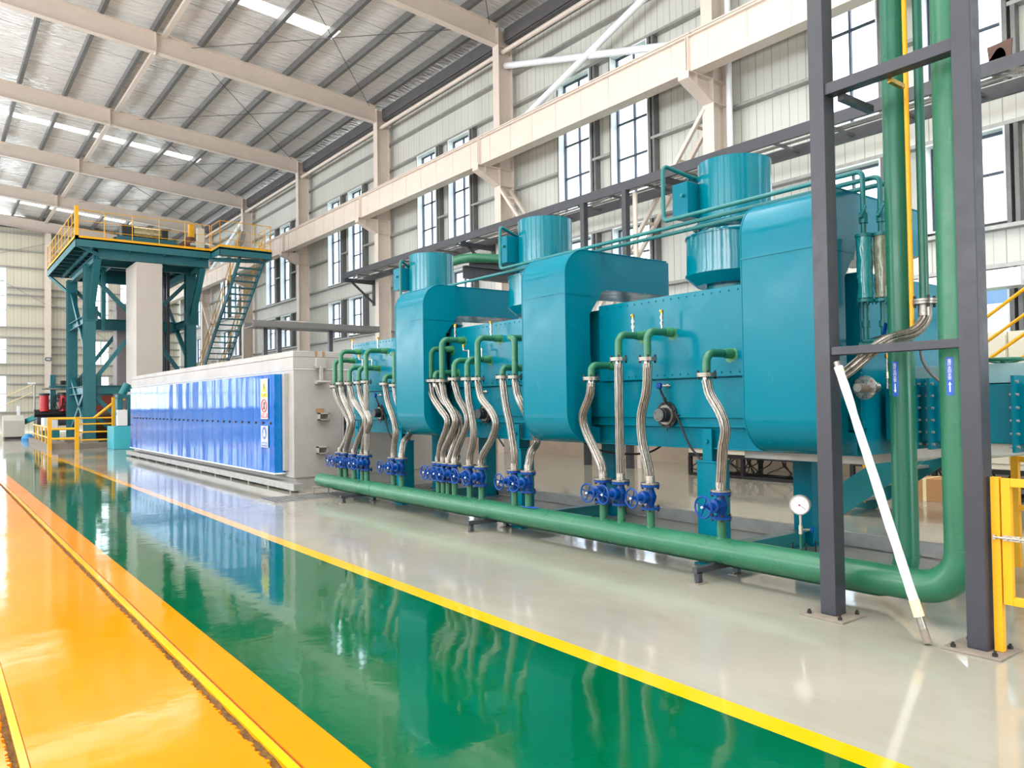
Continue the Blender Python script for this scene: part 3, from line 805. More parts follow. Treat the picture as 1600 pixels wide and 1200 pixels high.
# plastic-wrapped flow meters at the near end
def flowmeter(X, y, label, wrapped, group=None):
    t = thing('flow_meter', (X, y, 2.0), label, 'flow meter')
    b = MB()
    if wrapped:
        # crumpled film sleeve
        n, mseg = 14, 20; v = []; f = []
        for i in range(n+1):
            z = 2.38+0.5*i/n
            for k in range(mseg):
                a = 2*PI*k/mseg; r = 0.058*(1+random.uniform(-0.09, 0.09)); v.append((X+r*math.cos(a), y+r*math.sin(a), z))
        for i in range(n):
            for k in range(mseg): f.append((i*mseg+k, i*mseg+(k+1) % mseg, (i+1)*mseg+(k+1) % mseg, (i+1)*mseg+k))
        b._add(v, f, True); b.build('film_sleeve', M[wrapped], t, angle=60)
    else:
        b.cyl((X, y, 2.42), (X, y, 2.84), 0.03, 16).build('glass_tube', M['white'], t)
        MB().cyl((X, y, 2.42), (X, y, 2.47), 0.034, 16).build('amber_collar', M['brass'], t)
    b = MB()
    for z in (2.36, 2.88): b.cyl((X, y, z-0.012), (X, y, z+0.012), 0.066, 20)
    for i in range(8):
        a = 2*PI*i/8; b.cyl((X+0.055*math.cos(a), y+0.055*math.sin(a), 2.33), (X+0.055*math.cos(a), y+0.055*math.sin(a), 2.39), 0.006, 6)
    b.build('flange', M['teal_dull'], t)
    MB().cyl((X, y, 2.02), (X, y, 2.35), 0.022, 12).cyl((X, y, 2.15), (X, y, 2.2), 0.032, 12).build('lower_pipe', M['pipe_teal'], t)
    b = MB().cyl((X, y, 2.98), (X, y, 3.06), 0.034, 12).cyl((X-0.01, y, 3.02), (X-0.07, y-0.01, 3.03), 0.014, 10).beam((X-0.07, y-0.02, 3.03), (X-0.075, y-0.06, 3.1), 0.012, 0.02)
    b.build('shut_off_valve', M['teal_dull'], t)
    return t
M['film_teal'] = paint('teal_under_film', srgb(30, 140, 145), 0.22, 0.25, 9, 0.3, 14, coat=0.6)
M['film_tan'] = paint('tan_packing_film', srgb(128, 134, 110), 0.25, 0.3, 9, 0.3, 14, coat=0.6)
flowmeter(5.93, 3.15, 'film-wrapped teal flow meter against the tall duct', 'film_teal')
flowmeter(6.0, 3.045, 'flow meter in tan packing film, middle of three', 'film_tan')
flowmeter(6.07, 2.98, 'clear flow meter tube with amber collar, closest to the green pipe', None)
t = thing('collector_pipe', (6.0, 3.1, 2.0), 'teal collector pipe under the three flow meters', 'pipe')
MB().tube(fillet([(5.89, 3.2, 2.0), (6.12, 2.94, 2.0), (6.3, 2.94, 2.0)], 0.05), 0.035, 14).build('pipe_run', M['pipe_teal'], t)
MB().cyl((5.9, 3.17, 2.04), (6.1, 2.94, 2.04), 0.018, 10).build('cross_rod', M['pipe_teal'], t)

# bearing housings on the front
def bearing(y, label):
    X = 6.015; z = 1.445
    t = thing('roller_bearing', (X, y, z), label, 'bearing', 'black roller bearings on the chamber front')
    b = MB().lathe((X, y, z), (-1, 0, 0), [(0, 0.135), (0.022, 0.135), (0.022, 0.09), (0.03, 0.09)], 32)
    for i in range(8):
        a = 2*PI*(i+0.5)/8; b.cyl((X-0.02, y+0.115*math.cos(a), z+0.115*math.sin(a)), (X-0.034, y+0.115*math.cos(a), z+0.115*math.sin(a)), 0.011, 6)
    b.build('flange', M['black'], t)
    MB().lathe((X-0.022, y, z), (-1, 0, 0), [(0, 0.1), (0.012, 0.1), (0.012, 0.085)], 32).build('ring', M['flange_steel'], t)
    MB().lathe((X-0.02, y, z), (-1, 0, 0), [(0, 0.075), (0.08, 0.072), (0.085, 0.066), (0.11, 0.066)], 28).build('hub', M['black'], t)
    b = MB().lathe((X-0.128, y, z), (-1, 0, 0), [(0, 0.066), (0.012, 0.063)], 28)
    for i in range(4):
        a = 2*PI*i/4+0.5; b.cyl((X-0.138, y+0.045*math.cos(a), z+0.045*math.sin(a)), (X-0.146, y+0.045*math.cos(a), z+0.045*math.sin(a)), 0.009, 6)
    b.build('end_cap', M['galv_dark'], t)
    b = MB().cyl((X-0.01, y, z-0.13), (X-0.01, y, z-0.17), 0.005, 6).cyl((X-0.01, y-0.13, z), (X-0.01, y-0.165, z), 0.008, 6); b.build('grease_nipple', M['black'], t)
    # gauge tap above, with capillary
    g = thing('gauge_tap', (X, y, 1.74), label.replace('black roller bearing', 'blue gauge tap above the roller bearing'), 'gauge tap', 'blue taps on the chamber front')
    b = MB().cyl((X, y-0.04, 1.74), (X-0.06, y+0.01, 1.74), 0.012, 10).cyl((X-0.01, y-0.03, 1.74), (X-0.03, y-0.015, 1.74), 0.02, 6); b.build('nipple', M['steel'], g)
    MB().lathe((X-0.07, y+0.02, 1.74), (-1, 0.1, 0), [(0, 0.02), (0.01, 0.033), (0.035, 0.033), (0.04, 0.02)], 18).build('dial_head', M['valve_blue'], g)
    pts = spline([(X-0.085, y+0.02, 1.71), (X-0.07, y-0.0, 1.65), (X-0.06, y-0.03, 1.58), (X-0.03, y-0.07, 1.52), (X-0.015, y-0.13, 1.44), (X-0.02, y-0.2, 1.32), (X-0.03, y-0.3, 1.15), (X-0.02, y-0.42, 1.02)], 6)
    b = MB().tube(pts, 0.011, 8)
    for q in (0.0, 0.02, 0.04): b.cyl((X-0.064, y-0.02-q*0.3, 1.62-q), (X-0.06, y-0.023-q*0.3, 1.61-q), 0.018, 10)
    b.build('cable', M['rubber'], g)
bearing(5.30, 'black roller bearing between the straight hoses and the leg')
bearing(8.50, 'black roller bearing behind the middle cluster of hoses')
bearing(11.52, 'black roller bearing behind the hose cluster by the furnace')
# hanging cable loop under the middle duct
tag(MB().tube(spline([(6.5, 7.2, 1.12), (6.55, 6.9, 1.0), (6.6, 6.5, 0.96), (6.6, 6.1, 1.0), (6.55, 5.8, 1.12)], 8), 0.012, 8).build('hanging_cable', M['rubber']), 'black cable sagging under the middle C-shaped duct', 'cable')

# ------------------------------------------------------------------ cooling-water header
HX, HZ, HR = 5.62, 0.255, 0.115
RISERS = {  # name: (valve y, top y, pipe height at the wall, side run)
 'a1': (5.85, 6.00, 1.975), 'a2': (5.59, 5.59, 2.27), 'a3': (5.19, 5.195, 2.275), 'a4': (4.352, 4.482, 2.02),
 'b1': (9.095, 9.274, 2.36), 'b2': (8.967, 8.975, 2.47), 'b2b': (8.845, 9.15, 2.02), 'b3': (8.69, 8.667, 2.165), 'b4': (8.33, 8.356, 2.167), 'b5': (8.066, 8.115, 2.43),
 'b6': (7.37, 7.58, 2.02), 'b7': (7.107, 7.33, 2.36),
 'c1': (12.26, 12.45, 2.36), 'c2': (12.05, 12.206, 2.50), 'c3': (11.73, 11.87, 2.21), 'c4': (11.42, 11.522, 2.19), 'c5': (11.275, 11.263, 2.46), 'c6': (10.376, 10.62, 2.02), 'c7': (10.14, 10.31, 2.34)}
hz = {'a1': [(6.0, 1.79), (6.033, 1.641), (6.139, 1.45), (6.122, 1.285), (5.978, 1.065), (5.865, 0.916), (5.85, 0.80)], 'a2': [(5.588, 1.974), (5.592, 1.374), (5.59, 0.80)], 'a3': [(5.195, 1.955), (5.216, 1.693), (5.291, 1.441), (5.28, 1.189), (5.209, 0.941), (5.19, 0.80)], 'a4': [(4.482, 1.774), (4.443, 1.638), (4.341, 1.485), (4.287, 1.334), (4.319, 1.164), (4.337, 0.974), (4.352, 0.80)],
 'b1': [(9.274, 1.864), (9.223, 1.685), (9.017, 1.506), (8.857, 1.376), (8.88, 1.245), (9.028, 1.023), (9.095, 0.80)], 'b2': [(8.975, 1.857), (8.891, 1.636), (8.696, 1.441), (8.66, 1.314), (8.802, 1.117), (8.948, 0.939), (8.967, 0.80)], 'b2b': [(9.15, 1.863), (9.05, 1.638), (8.75, 1.417), (8.69, 1.245), (8.78, 1.024), (8.845, 0.80)], 'b3': [(8.667, 1.87), (8.593, 1.655), (8.463, 1.464), (8.448, 1.296), (8.587, 1.081), (8.681, 0.907), (8.69, 0.80)], 'b4': [(8.356, 1.861), (8.328, 1.631), (8.259, 1.423), (8.226, 1.258), (8.248, 1.071), (8.314, 0.924), (8.33, 0.80)], 'b5': [(8.115, 1.854), (8.037, 1.648), (7.831, 1.485), (7.733, 1.327), (7.84, 1.125), (8.018, 0.938), (8.066, 0.80)], 'b6': [(7.58, 1.858), (7.528, 1.583), (7.452, 1.35), (7.394, 1.12), (7.366, 0.967), (7.37, 0.80)],
 'b7': [(7.33, 1.851), (7.28, 1.677), (7.2, 1.543), (7.15, 1.3), (7.14, 1.12), (7.12, 1.0), (7.107, 0.80)],
 'c1': [(12.45, 1.864), (12.388, 1.664), (12.16, 1.393), (12.07, 1.249), (12.13, 1.005), (12.26, 0.80)], 'c2': [(12.206, 1.908), (12.127, 1.711), (11.827, 1.419), (11.776, 1.252), (11.94, 1.007), (12.05, 0.80)], 'c3': [(11.87, 1.9), (11.768, 1.658), (11.48, 1.421), (11.431, 1.281), (11.63, 1.016), (11.73, 0.80)], 'c4': [(11.522, 1.903), (11.448, 1.702), (11.272, 1.491), (11.14, 1.308), (11.32, 1.072), (11.42, 0.80)], 'c5': [(11.263, 1.908), (11.265, 1.353), (11.275, 0.80)], 'c6': [(10.62, 1.858), (10.541, 1.624), (10.364, 1.361), (10.301, 1.167), (10.359, 0.97), (10.376, 0.80)], 'c7': [(10.31, 1.828), (10.28, 1.709), (10.22, 1.578), (10.17, 1.3), (10.165, 1.15), (10.15, 1.019), (10.14, 0.80)]}
XO = {'b2b': [0.02, 0.06, 0.1, 0.1, 0.06, 0.0], 'b7': [0, 0, 0.01, 0.1, 0.165, 0.06, 0], 'c7': [0, 0, 0.01, 0.1, 0.165, 0.05, 0], 'c1': [0, 0.03, 0.08, 0.08, 0.05, 0], 'c3': [0, 0.02, 0.05, 0.05, 0.03, 0], 'b3': [0, 0.02, 0.05, 0.05, 0.03, 0.02, 0], 'a1': [0, 0, 0, 0.02, 0.02, 0, 0]}
ORD = sorted(RISERS, key=lambda k: RISERS[k][0])
CN = ['first', 'second', 'third', 'fourth', 'fifth', 'sixth', 'seventh', 'eighth', 'ninth', 'tenth', 'eleventh', 'twelfth', 'thirteenth', 'fourteenth', 'fifteenth', 'sixteenth', 'seventeenth', 'eighteenth', 'nineteenth']
hd = thing('water_header', (HX, 7.0, 0), 'long green water header pipe lying low along the hose row', 'pipe')
pts = fillet([(HX, 13.1, HZ), (HX, 2.345, HZ), (HX, 2.345, 8.6)], 0.29, 12)
MB().tube(pts, HR, 32).build('main_pipe', M['pipe_green'], hd)
b = MB()
for (p, q) in (((HX, 11.0, HZ), (HX, 10.985, HZ)), ((HX, 2.33, 0.545), (HX, 2.33, 0.56))): b.cyl(p, q, HR+0.004, 32)
b.build('weld_bead', M['pipe_green'], hd)
for k in ORD:
    y = RISERS[k][0]
    b = MB().cyl((HX, y, HZ+0.06), (HX, y, 0.535), 0.039, 18).lathe((HX, y, HZ+HR-0.012), (0, 0, 1), [(0, 0.058), (0.015, 0.042)], 18)
    b.build('branch_stub', M['pipe_green'], hd)
b = MB().prism([(HX-0.06, 6.92), (HX+0.03, 6.92), (HX+0.03, 7.18), (HX-0.06, 7.18)], 'z', HZ+HR-0.003, HZ+HR+0.003)
b.build('label_plate', M['label_blue'], hd); 
# return header, lower and just behind
rt = thing('return_header', (5.86, 7.0, 0), 'green return pipe hidden low behind the water header', 'pipe')
MB().tube(fillet([(5.86, 13.0, 0.15), (5.86, 2.845, 0.15), (5.86, 2.845, 8.6)], 0.25, 12), 0.09, 32).build('main_pipe', M['stand_green'], rt)
MB().cyl((5.86, 2.845, 0.40), (5.86, 2.845, 0.415), 0.094, 32).build('weld_bead', M['stand_green'], rt)

# floor supports of the header
def support(y, label):
    t = thing('pipe_support', (HX, y, 0), label, 'pipe support', 'low pipe supports under the header')
    MB().beam((5.29, y, 0.115), (5.92, y, 0.115), 0.05, 0.05).build('cross_bar', M['dark_steel'], t)
    MB().prism([(HX-0.13, 0.14), (HX+0.13, 0.14), (HX+0.06, 0.155), (HX-0.06, 0.155)], 'y', y-0.02, y+0.02).build('saddle', M['dark_steel'], t)
    for x in (5.34, 5.88):
        b = MB().beam((x, y, 0.0), (x, y, 0.1), 0.05, 0.05); f = b.build('foot', M['dark_steel'], t)
        b = MB().box(x-0.065, x+0.065, y-0.05, y+0.05, 0, 0.008)
        for s in (-1, 1):
            b.cyl((x+s*0.05, y, 0.008), (x+s*0.05, y, 0.025), 0.008, 6)
        b.build('base_plate', M['base_dusty'], f)
for y, l in ((4.39, 'low grey pipe support under the header close to the grey frame'), (7.9, 'low grey pipe support under the middle of the header'), (11.55, 'low grey pipe support under the header\'s capped end')): support(y, l)
t = thing('small_stand', (5.5, 12.95, 0), 'thin rusty wire stand at the header\'s capped end', 'pipe support')
b = MB()
for (x, y) in ((5.5, 13.12), (5.66, 12.85)): b.cyl((x, y, 0), (x, y, 0.145), 0.012, 8)
b.cyl((5.48, 13.14, 0.13), (5.68, 12.83, 0.13), 0.012, 8); b.build('rods', M['base_dusty'], t)

# gate valves
def gate_valve_parts(t):
    b = MB().lathe((0, 0, 0.02), (0, 0, 1), [(0, 0.04), (0.03, 0.037), (0.06, 0.05), (0.1, 0.062), (0.14, 0.05), (0.17, 0.037), (0.2, 0.04)], 20)
    b.build('body', M['valve_blue'], t, local=True)
    for z in (0.0, 0.215):
        b = MB().cyl((0, 0, z), (0, 0, z+0.022), 0.092, 28)
        b.mi_start = 0
        for i in range(4):
            a = PI/4+PI/2*i; b.cyl((0.075*math.cos(a), 0.075*math.sin(a), z-0.02), (0.075*math.cos(a), 0.075*math.sin(a), z+0.045), 0.011, 8)
        n0 = len(b.f)-4*10; 
        o = b.build('valve_flange', [M['valve_blue'], M['bolt']], t, local=True)
        for p in list(o.data.polygons)[30:]: p.material_index = 1
    b = MB().lathe((-0.02, 0, 0.12), (-1, 0, 0), [(0, 0.05), (0.05, 0.045), (0.055, 0.062), (0.085, 0.062), (0.09, 0.036), (0.15, 0.028), (0.155, 0.02), (0.21, 0.014)], 18)
    b.build('bonnet', M['valve_blue'], t, local=True)
    b = MB(); cx = -0.225; R = 0.093
    b.tube([(cx, R*math.cos(2*PI*i/28), 0.12+R*math.sin(2*PI*i/28)) for i in range(28)], 0.009, 8, closed=True)
    for i in range(4):
        a = PI/2*i+0.4; b.tube([(cx+0.005, 0.016*math.cos(a), 0.12+0.016*math.sin(a)), (cx+0.012, 0.05*math.cos(a), 0.12+0.05*math.sin(a)), (cx, R*math.cos(a), 0.12+R*math.sin(a))], 0.0065, 6)
    b.lathe((cx+0.025, 0, 0.12), (-1, 0, 0), [(0, 0.02), (0.035, 0.02)], 14)
    w = b.build('handwheel', M['valve_blue'], t, local=True)
    MB().cyl((cx-0.01, 0, 0.12), (cx-0.022, 0, 0.12), 0.011, 8).build('stem_nut', M['white'], w, local=True)
def flange_pair(b, p, d=1):
    # two bolted steel discs around a joint
    x, y, z = p
    b.cyl((x, y, z-0.016), (x, y, z-0.001), 0.09, 28); b.cyl((x, y, z+0.002), (x, y, z+0.018), 0.09, 28)
vproto = None
for i, k in enumerate(ORD):
    vy, ty, zp = RISERS[k]
    lab = CN[i]+' blue gate valve on the green header, counting from the pressure gauge'
    if vproto is None:
        vproto = thing('gate_valve', (HX, vy, 0.535), lab, 'valve', 'blue gate valves on the green header'); gate_valve_parts(vproto)
        vproto.rotation_euler = (0, 0, math.radians(-4))
    else:
        v = dup(vproto, (HX, vy, 0.535), lab); v.rotation_euler = (0, 0, math.radians(random.uniform(-9, 6)))
    # braided hose
    h = thing('braided_hose', (HX, vy, 0.775), CN[i]+' braided steel hose along the header, counting from the pressure gauge', 'hose', 'braided steel hoses')
    P3 = [(HX+(XO.get(k, [0]*9)[j] if j < len(XO.get(k, [0]*9)) else 0), q[0], q[1]) for j, q in enumerate(hz[k])]
    zt = P3[0][2]; top = (HX, ty, zt)
    cur = spline(P3, 9)
    MB().tube(cur, 0.0455, 48, caps=False, rib=0.15).build('braid', M['braid'], h)
    b = MB().cyl((HX, P3[-1][1], 0.79), (HX, P3[-1][1], 0.86), 0.046, 18); b.build('end_sleeve', M['steel'], h)
    b = MB().cyl((HX, P3[0][1], zt-0.04), (HX, P3[0][1], zt+0.03), 0.041, 18); b.build('end_sleeve', M['steel'], h)
    b = MB().cyl((HX, vy, 0.776), (HX, vy, 0.792), 0.09, 28); b.build('hose_flange', M['flange_steel'], h)
    zf = zt+0.045
    b = MB().cyl((HX, ty, zf-0.018), (HX, ty, zf-0.001), 0.09, 28); b.build('hose_flange', M['flange_steel'], h)
    # green riser from the flange into the chamber wall
    w = thing('water_pipe', (HX, ty, zf), CN[i]+' green elbow pipe into the chamber, counting from the pressure gauge', 'pipe', 'green elbow pipes into the chamber')
    x1 = 5.99
    if k in ('b7', 'c7'): pp = [(HX, ty, zf+0.01), (HX, ty, zp), (HX, ty+0.13, zp+0.02), (x1, ty+0.13, zp+0.02)]
    else: pp = [(HX, ty, zf+0.01), (HX, ty, zp), (x1, ty, zp)]
    MB().tube(fillet(pp, 0.095 if k not in ('b7', 'c7') else 0.07, 8), 0.0385, 18).build('pipe', M['pipe_green'], w)
    b = MB().cyl((HX, ty, zf), (HX, ty, zf+0.017), 0.092, 28)
    for q in range(4):
        a = PI/4+PI/2*q; b.cyl((HX+0.074*math.cos(a), ty+0.074*math.sin(a), zf-0.04), (HX+0.074*math.cos(a), ty+0.074*math.sin(a), zf+0.04), 0.011, 8)
    o = b.build('pipe_flange', [M['flange_steel'], M['bolt']], w)
    for p in list(o.data.polygons)[30:]: p.material_index = 1
    b = MB().lathe((x1-0.12, pp[-1][1], pp[-1][2]), (1, 0, 0), [(0, 0.041), (0.03, 0.046), (0.13, 0.047)], 18)
    b.build('wall_collar', M['overspray'], w)
    n = 26; b = MB(); yy, zz = pp[-1][1], pp[-1][2]
    r = [0.062*(1+random.uniform(-0.15, 0.35)) for _ in range(n)]
    b.prism([(yy+r[q]*math.cos(2*PI*q/n), zz-0.012+r[q]*math.sin(2*PI*q/n)) for q in range(n)], 'x', 5.9835, 5.9855); b.build('overspray_patch', M['overspray'], w)

# bleed cocks on top of the elbow pipes
def cock(x, y, z, label):
    t = thing('bleed_cock', (x, y, z), label, 'valve', 'small brass bleed cocks on the elbow pipes')
    MB().cyl((x, y, z), (x, y, z+0.15), 0.011, 10).cyl((x, y, z+0.04), (x, y, z+0.075), 0.017, 6).cyl((x, y, z+0.1), (x, y, z+0.13), 0.018, 6).build('stem', M['steel'], t)
    MB().cyl((x, y, z+0.15), (x, y, z+0.19), 0.017, 8).cyl((x-0.025, y, z+0.18), (x+0.01, y, z+0.18), 0.01, 8).build('brass_head', M['brass'], t)
for k, lab in (('a2', 'taller pair\'s far bleed cock on the elbow pipes by the grey frame'), ('a3', 'bleed cock on the elbow pipe with the green overspray ring'), ('b2', 'bleed cock on the top pipe of the middle cluster, towards the tower'), ('b5', 'bleed cock on the top pipe of the middle cluster, towards the grey frame'), ('c2', 'bleed cock on the top pipe of the furnace-side cluster, towards the tower'), ('c5', 'bleed cock on the top pipe of the furnace-side cluster, towards the grey frame')):
    vy, ty, zp = RISERS[k]; cock(5.84, ty, zp+0.03, lab)
def drain(k, lab):
    vy, ty, zp = RISERS[k]
    t = thing('drain_cock', (5.86, ty, zp), lab, 'valve', 'bent drain cocks on the elbow pipes')
    MB().tube(fillet([(5.86, ty, zp+0.03), (5.86, ty, zp+0.14), (5.86, ty+0.13, zp+0.14), (5.86, ty+0.13, zp+0.19)], 0.02, 4), 0.012, 10).build('bent_tube', M['steel'], t)
    MB().cyl((5.86, ty+0.13, zp+0.19), (5.86, ty+0.13, zp+0.23), 0.017, 8).build('brass_head', M['brass'], t)
for k, l in (('b3', 'bent drain cock in the middle hose cluster, towards the tower'), ('b4', 'bent drain cock in the middle hose cluster, towards the grey frame'), ('c3', 'bent drain cock in the furnace-side hose cluster, towards the tower'), ('c4', 'bent drain cock in the furnace-side hose cluster, towards the grey frame')): drain(k, l)

# pressure gauge on the header
gy = 3.57
t = thing('pressure_gauge', (HX, gy, 0.37), 'round white dial pressure gauge standing on the green header', 'gauge')
MB().cyl((HX, gy, 0.36), (HX, gy, 0.50), 0.011, 10).build('riser_tube', M['dark_green'], t)
MB().cyl((HX, gy, 0.50), (HX, gy, 0.57), 0.016, 8).cyl((HX, gy, 0.57), (HX, gy, 0.66), 0.010, 8).cyl((HX, gy, 0.535), (HX+0.05, gy-0.05, 0.535), 0.010, 8).build('cock_body', M['steel'], t)
MB().lathe((HX+0.055, gy-0.055, 0.535), (0.7, -0.7, 0), [(0, 0.012), (0.004, 0.026), (0.018, 0.026), (0.022, 0.012)], 9).build('cock_handle', M['valve_blue'], t)
dv = Vector((-0.93, -0.36, 0)).normalized(); gc = Vector((HX, gy, 0.735))
b = MB().lathe(gc-dv*0.028, dv, [(0, 0.07), (0.0, 0.08), (0.05, 0.082), (0.056, 0.078), (0.056, 0.07), (0.05, 0.07)], 32); cs = b.build('gauge_case', M['galv'], t)
b = MB().lathe(gc-dv*0.005, dv, [(0, 0.071), (0.03, 0.071)], 32); dl = b.build('dial', M['white'], cs)
side = Vector((-dv.y, dv.x, 0)); up = Vector((0, 0, 1)); fc = gc+dv*0.0262
b = MB()
for i in range(25):
    a = math.radians(225-270*i/24); d_ = side*math.cos(a)*-1+up*math.sin(a)
    b.beam(fc+d_*(0.055 if i % 4 else 0.05), fc+d_*0.062, 0.0015 if i % 4 else 0.0025, 0.001, dv)
b.build('dial_marks', M['ink'], cs)
a = math.radians(213); d_ = side*math.cos(a)*-1+up*math.sin(a)
b = MB().beam(fc+dv*0.002-d_*0.014, fc+dv*0.002+d_*0.055, 0.003, 0.0012, dv).cyl(fc, fc+dv*0.006, 0.007, 10); b.build('needle', M['red'], cs)
# ------------------------------------------------------------------ grey portal frame by the vertical pipes
t = thing('pipe_gantry', (5.29, 2.6, 0), 'dark grey portal frame of two posts around the vertical green pipes', 'steel frame')
for (x, y) in ((5.30, 3.115), (5.285, 2.11)):
    p = MB().box(x-0.07, x+0.07, y-0.06, y+0.06, 0.015, 9.0).build('post', M['frame_grey'], t, bevel=0.006)
    b = MB().box(x-0.17, x+0.16, y-0.17, y+0.17, 0.0, 0.014)
    b.build('base_plate', M['base_dusty'], p, bevel=0.003)
    for (dx, dy) in ((-0.12, -0.12), (0.11, -0.12), (-0.12, 0.12), (0.11, 0.12)):
        MB().cyl((x+dx, y+dy, 0.014), (x+dx, y+dy, 0.032), 0.017, 6).cyl((x+dx, y+dy, 0.03), (x+dx, y+dy, 0.045), 0.009, 8).build('anchor_bolt', M['bolt'], p)
for z, h in ((1.935, 0.06), (3.86, 0.085)):
    MB().beam((5.285, 2.17, z), (5.295, 3.055, z), 0.1, h).build('cross_bar', M['frame_grey'], t, bevel=0.004)
MB().beam((5.33, 2.98, 3.80), (5.76, 2.98, 3.80), 0.05, 0.05).build('pipe_clip_arm', M['frame_grey'], t)
MB().beam((5.33, 2.62, 3.80), (5.52, 2.62, 3.80), 0.03, 0.03).build('pipe_clip_arm', M['brass'], t)

def font_mesh(o, mat):
    # letters become plain meshes
    bpy.context.view_layer.update()
    dg = bpy.context.evaluated_depsgraph_get()
    me = bpy.data.meshes.new_from_object(o.evaluated_get(dg)); me.materials.clear(); me.materials.append(mat)
    bpy.data.objects.remove(o); n = bpy.data.objects.new('lettering', me); COL.objects.link(n); return n
def curved_label(name, cx, cy, R, ang, z0, z1, w, text, arrow, parent, label):
    # a sticker wrapped on the pipe
    n = 8; half = w/2/R; v = []; f = []
    for i in range(n+1):
        a = ang-half+2*half*i/n
        for z in (z0, z1): v.append((cx+(R+0.0015)*math.cos(a), cy+(R+0.0015)*math.sin(a), z))
    for i in range(n): f.append((2*i, 2*i+2, 2*i+3, 2*i+1))
    b = MB(); b._add(v, f, True)
    lb = b.build(name, M['label_blue'], parent); 
    d = Vector((math.cos(ang), math.sin(ang), 0)); s = Vector((-d.y, d.x, 0)); c = Vector((cx, cy, 0))+d*(R+0.0028)
    zc = z1-0.026
    for ch in text:
        cu = bpy.data.curves.new('lettering', 'FONT'); cu.body = ch; cu.size = 0.026; cu.align_x = 'CENTER'; cu.align_y = 'CENTER'; cu.extrude = 0.0004
        to = bpy.data.objects.new('lettering', cu); COL.objects.link(to)
        pos = c+Vector((0, 0, zc)); off = Vector((0, 0, 0)); q = parent
        while q is not None: off += q.location; q = q.parent
        m = Matrix(((s.x, 0, d.x, 0), (s.y, 0, d.y, 0), (0, 1, 0, 0), (0, 0, 0, 1)))
        to = font_mesh(to, M['letter_white'])
        to.parent = lb; to.matrix_local = Matrix.Translation(pos-off) @ m
        zc -= 0.0235
    za, zb = z0+0.025, z0+0.095
    b = MB()
    def pt(u_, z): return c+s*u_+Vector((0, 0, z))
    tip, tail = (zb, za) if arrow > 0 else (za, zb); k = 0.022*arrow
    poly = [pt(-0.0045, tail), pt(0.0045, tail), pt(0.0045, tip-k), pt(0.011, tip-k), pt(0, tip), pt(-0.011, tip-k), pt(-0.0045, tip-k)]
    b._add(poly, [tuple(range(7))]); b.build('arrow', M['letter_white'], lb)
curved_label('pipe_label', HX, 2.345, HR, PI-0.05, 1.60, 1.86, 0.048, '循环水回水管', 1, hd, '')
curved_label('pipe_label', 5.86, 2.845, 0.09, PI-0.07, 1.60, 1.86, 0.048, '循环水供水管', -1, rt, '')
t = tag(MB().cyl((5.80, 2.73, 2.1), (5.80, 2.73, 9.0), 0.017, 12).build('gas_pipe', M['yellow']), 'thin yellow pipe running up beside the farther green standpipe', 'pipe')
t = thing('dark_green_pipe', (5.85, 2.66, 2.3), 'slim dark green pipe ending in a flange between the green standpipes', 'pipe')
MB().cyl((5.85, 2.66, 2.31), (5.85, 2.66, 9.0), 0.032, 16).build('pipe', M['dark_green'], t)
b = MB().cyl((5.85, 2.66, 2.295), (5.85, 2.66, 2.312), 0.085, 24)
for i in range(4):
    a = PI/4+i*PI/2; b.cyl((5.85+0.068*math.cos(a), 2.66+0.068*math.sin(a), 2.25), (5.85+0.068*math.cos(a), 2.66+0.068*math.sin(a), 2.335), 0.011, 8)
o = b.build('pipe_flange', [M['flange_steel'], M['bolt']], t)
for p in list(o.data.polygons)[26:]: p.material_index = 1
t = thing('braided_hose', (5.85, 2.66, 2.28), 'thick braided steel hose curving down from the dark green pipe\'s flange', 'hose')
cur = spline([(5.85, 2.66, 2.27), (5.845, 2.66, 2.16), (5.73, 2.70, 2.06), (5.51, 2.80, 1.99), (5.42, 3.0, 1.81), (5.40, 3.12, 1.72), (5.46, 3.22, 1.6), (5.6, 3.29, 1.5)], 9)
MB().tube(cur, 0.044, 48, rib=0.15).build('braid', M['braid'], t)
MB().cyl((5.85, 2.66, 2.275), (5.85, 2.66, 2.292), 0.083, 24).cyl((5.85, 2.66, 2.19), (5.85, 2.66, 2.28), 0.045, 18).build('end_flange', M['flange_steel'], t)
t = thing('inlet_flange', (5.92, 3.17, 1.67), 'steel bolted inlet flange with short shaft beside the white pole', 'flange')
MB().cyl((5.8, 3.165, 1.672), (5.92, 3.17, 1.672), 0.034, 18).build('shaft', M['flange_steel'], t)
b = MB().lathe((5.92, 3.17, 1.672), (1, 0.0, 0), [(0, 0.095), (0.02, 0.095)], 28)
for i in range(4):
    a = PI/4+i*PI/2; b.cyl((5.9, 3.17+0.072*math.cos(a), 1.672+0.072*math.sin(a)), (5.95, 3.17+0.072*math.cos(a), 1.672+0.072*math.sin(a)), 0.012, 8)
b.cyl((5.94, 3.17, 1.672), (6.1, 3.17, 1.672), 0.045, 18); b.build('disc', M['steel'], t)
t = thing('drop_cock', (5.98, 3.2, 1.75), 'small steel drain cock hanging under the wrapped flow meters', 'valve')
MB().cyl((6.0, 3.02, 1.66), (6.0, 3.02, 2.0), 0.013, 10).cyl((6.0, 3.02, 1.74), (6.0, 3.02, 1.79), 0.024, 8).build('body', M['steel'], t)
MB().cyl((6.0, 3.02, 1.9), (6.0, 3.02, 1.93), 0.022, 8).build('brass_nut', M['brass'], t)
t = thing('lever_tap', (5.82, 2.93, 2.1), 'short tap with a blue lever beside the thick hose', 'valve')
MB().cyl((6.1, 3.2, 2.06), (5.93, 3.0, 2.07), 0.016, 10).build('body', M['flange_steel'], t)
MB().beam((5.95, 3.02, 2.08), (5.93, 2.99, 2.17), 0.014, 0.03).build('lever', M['valve_blue'], t)
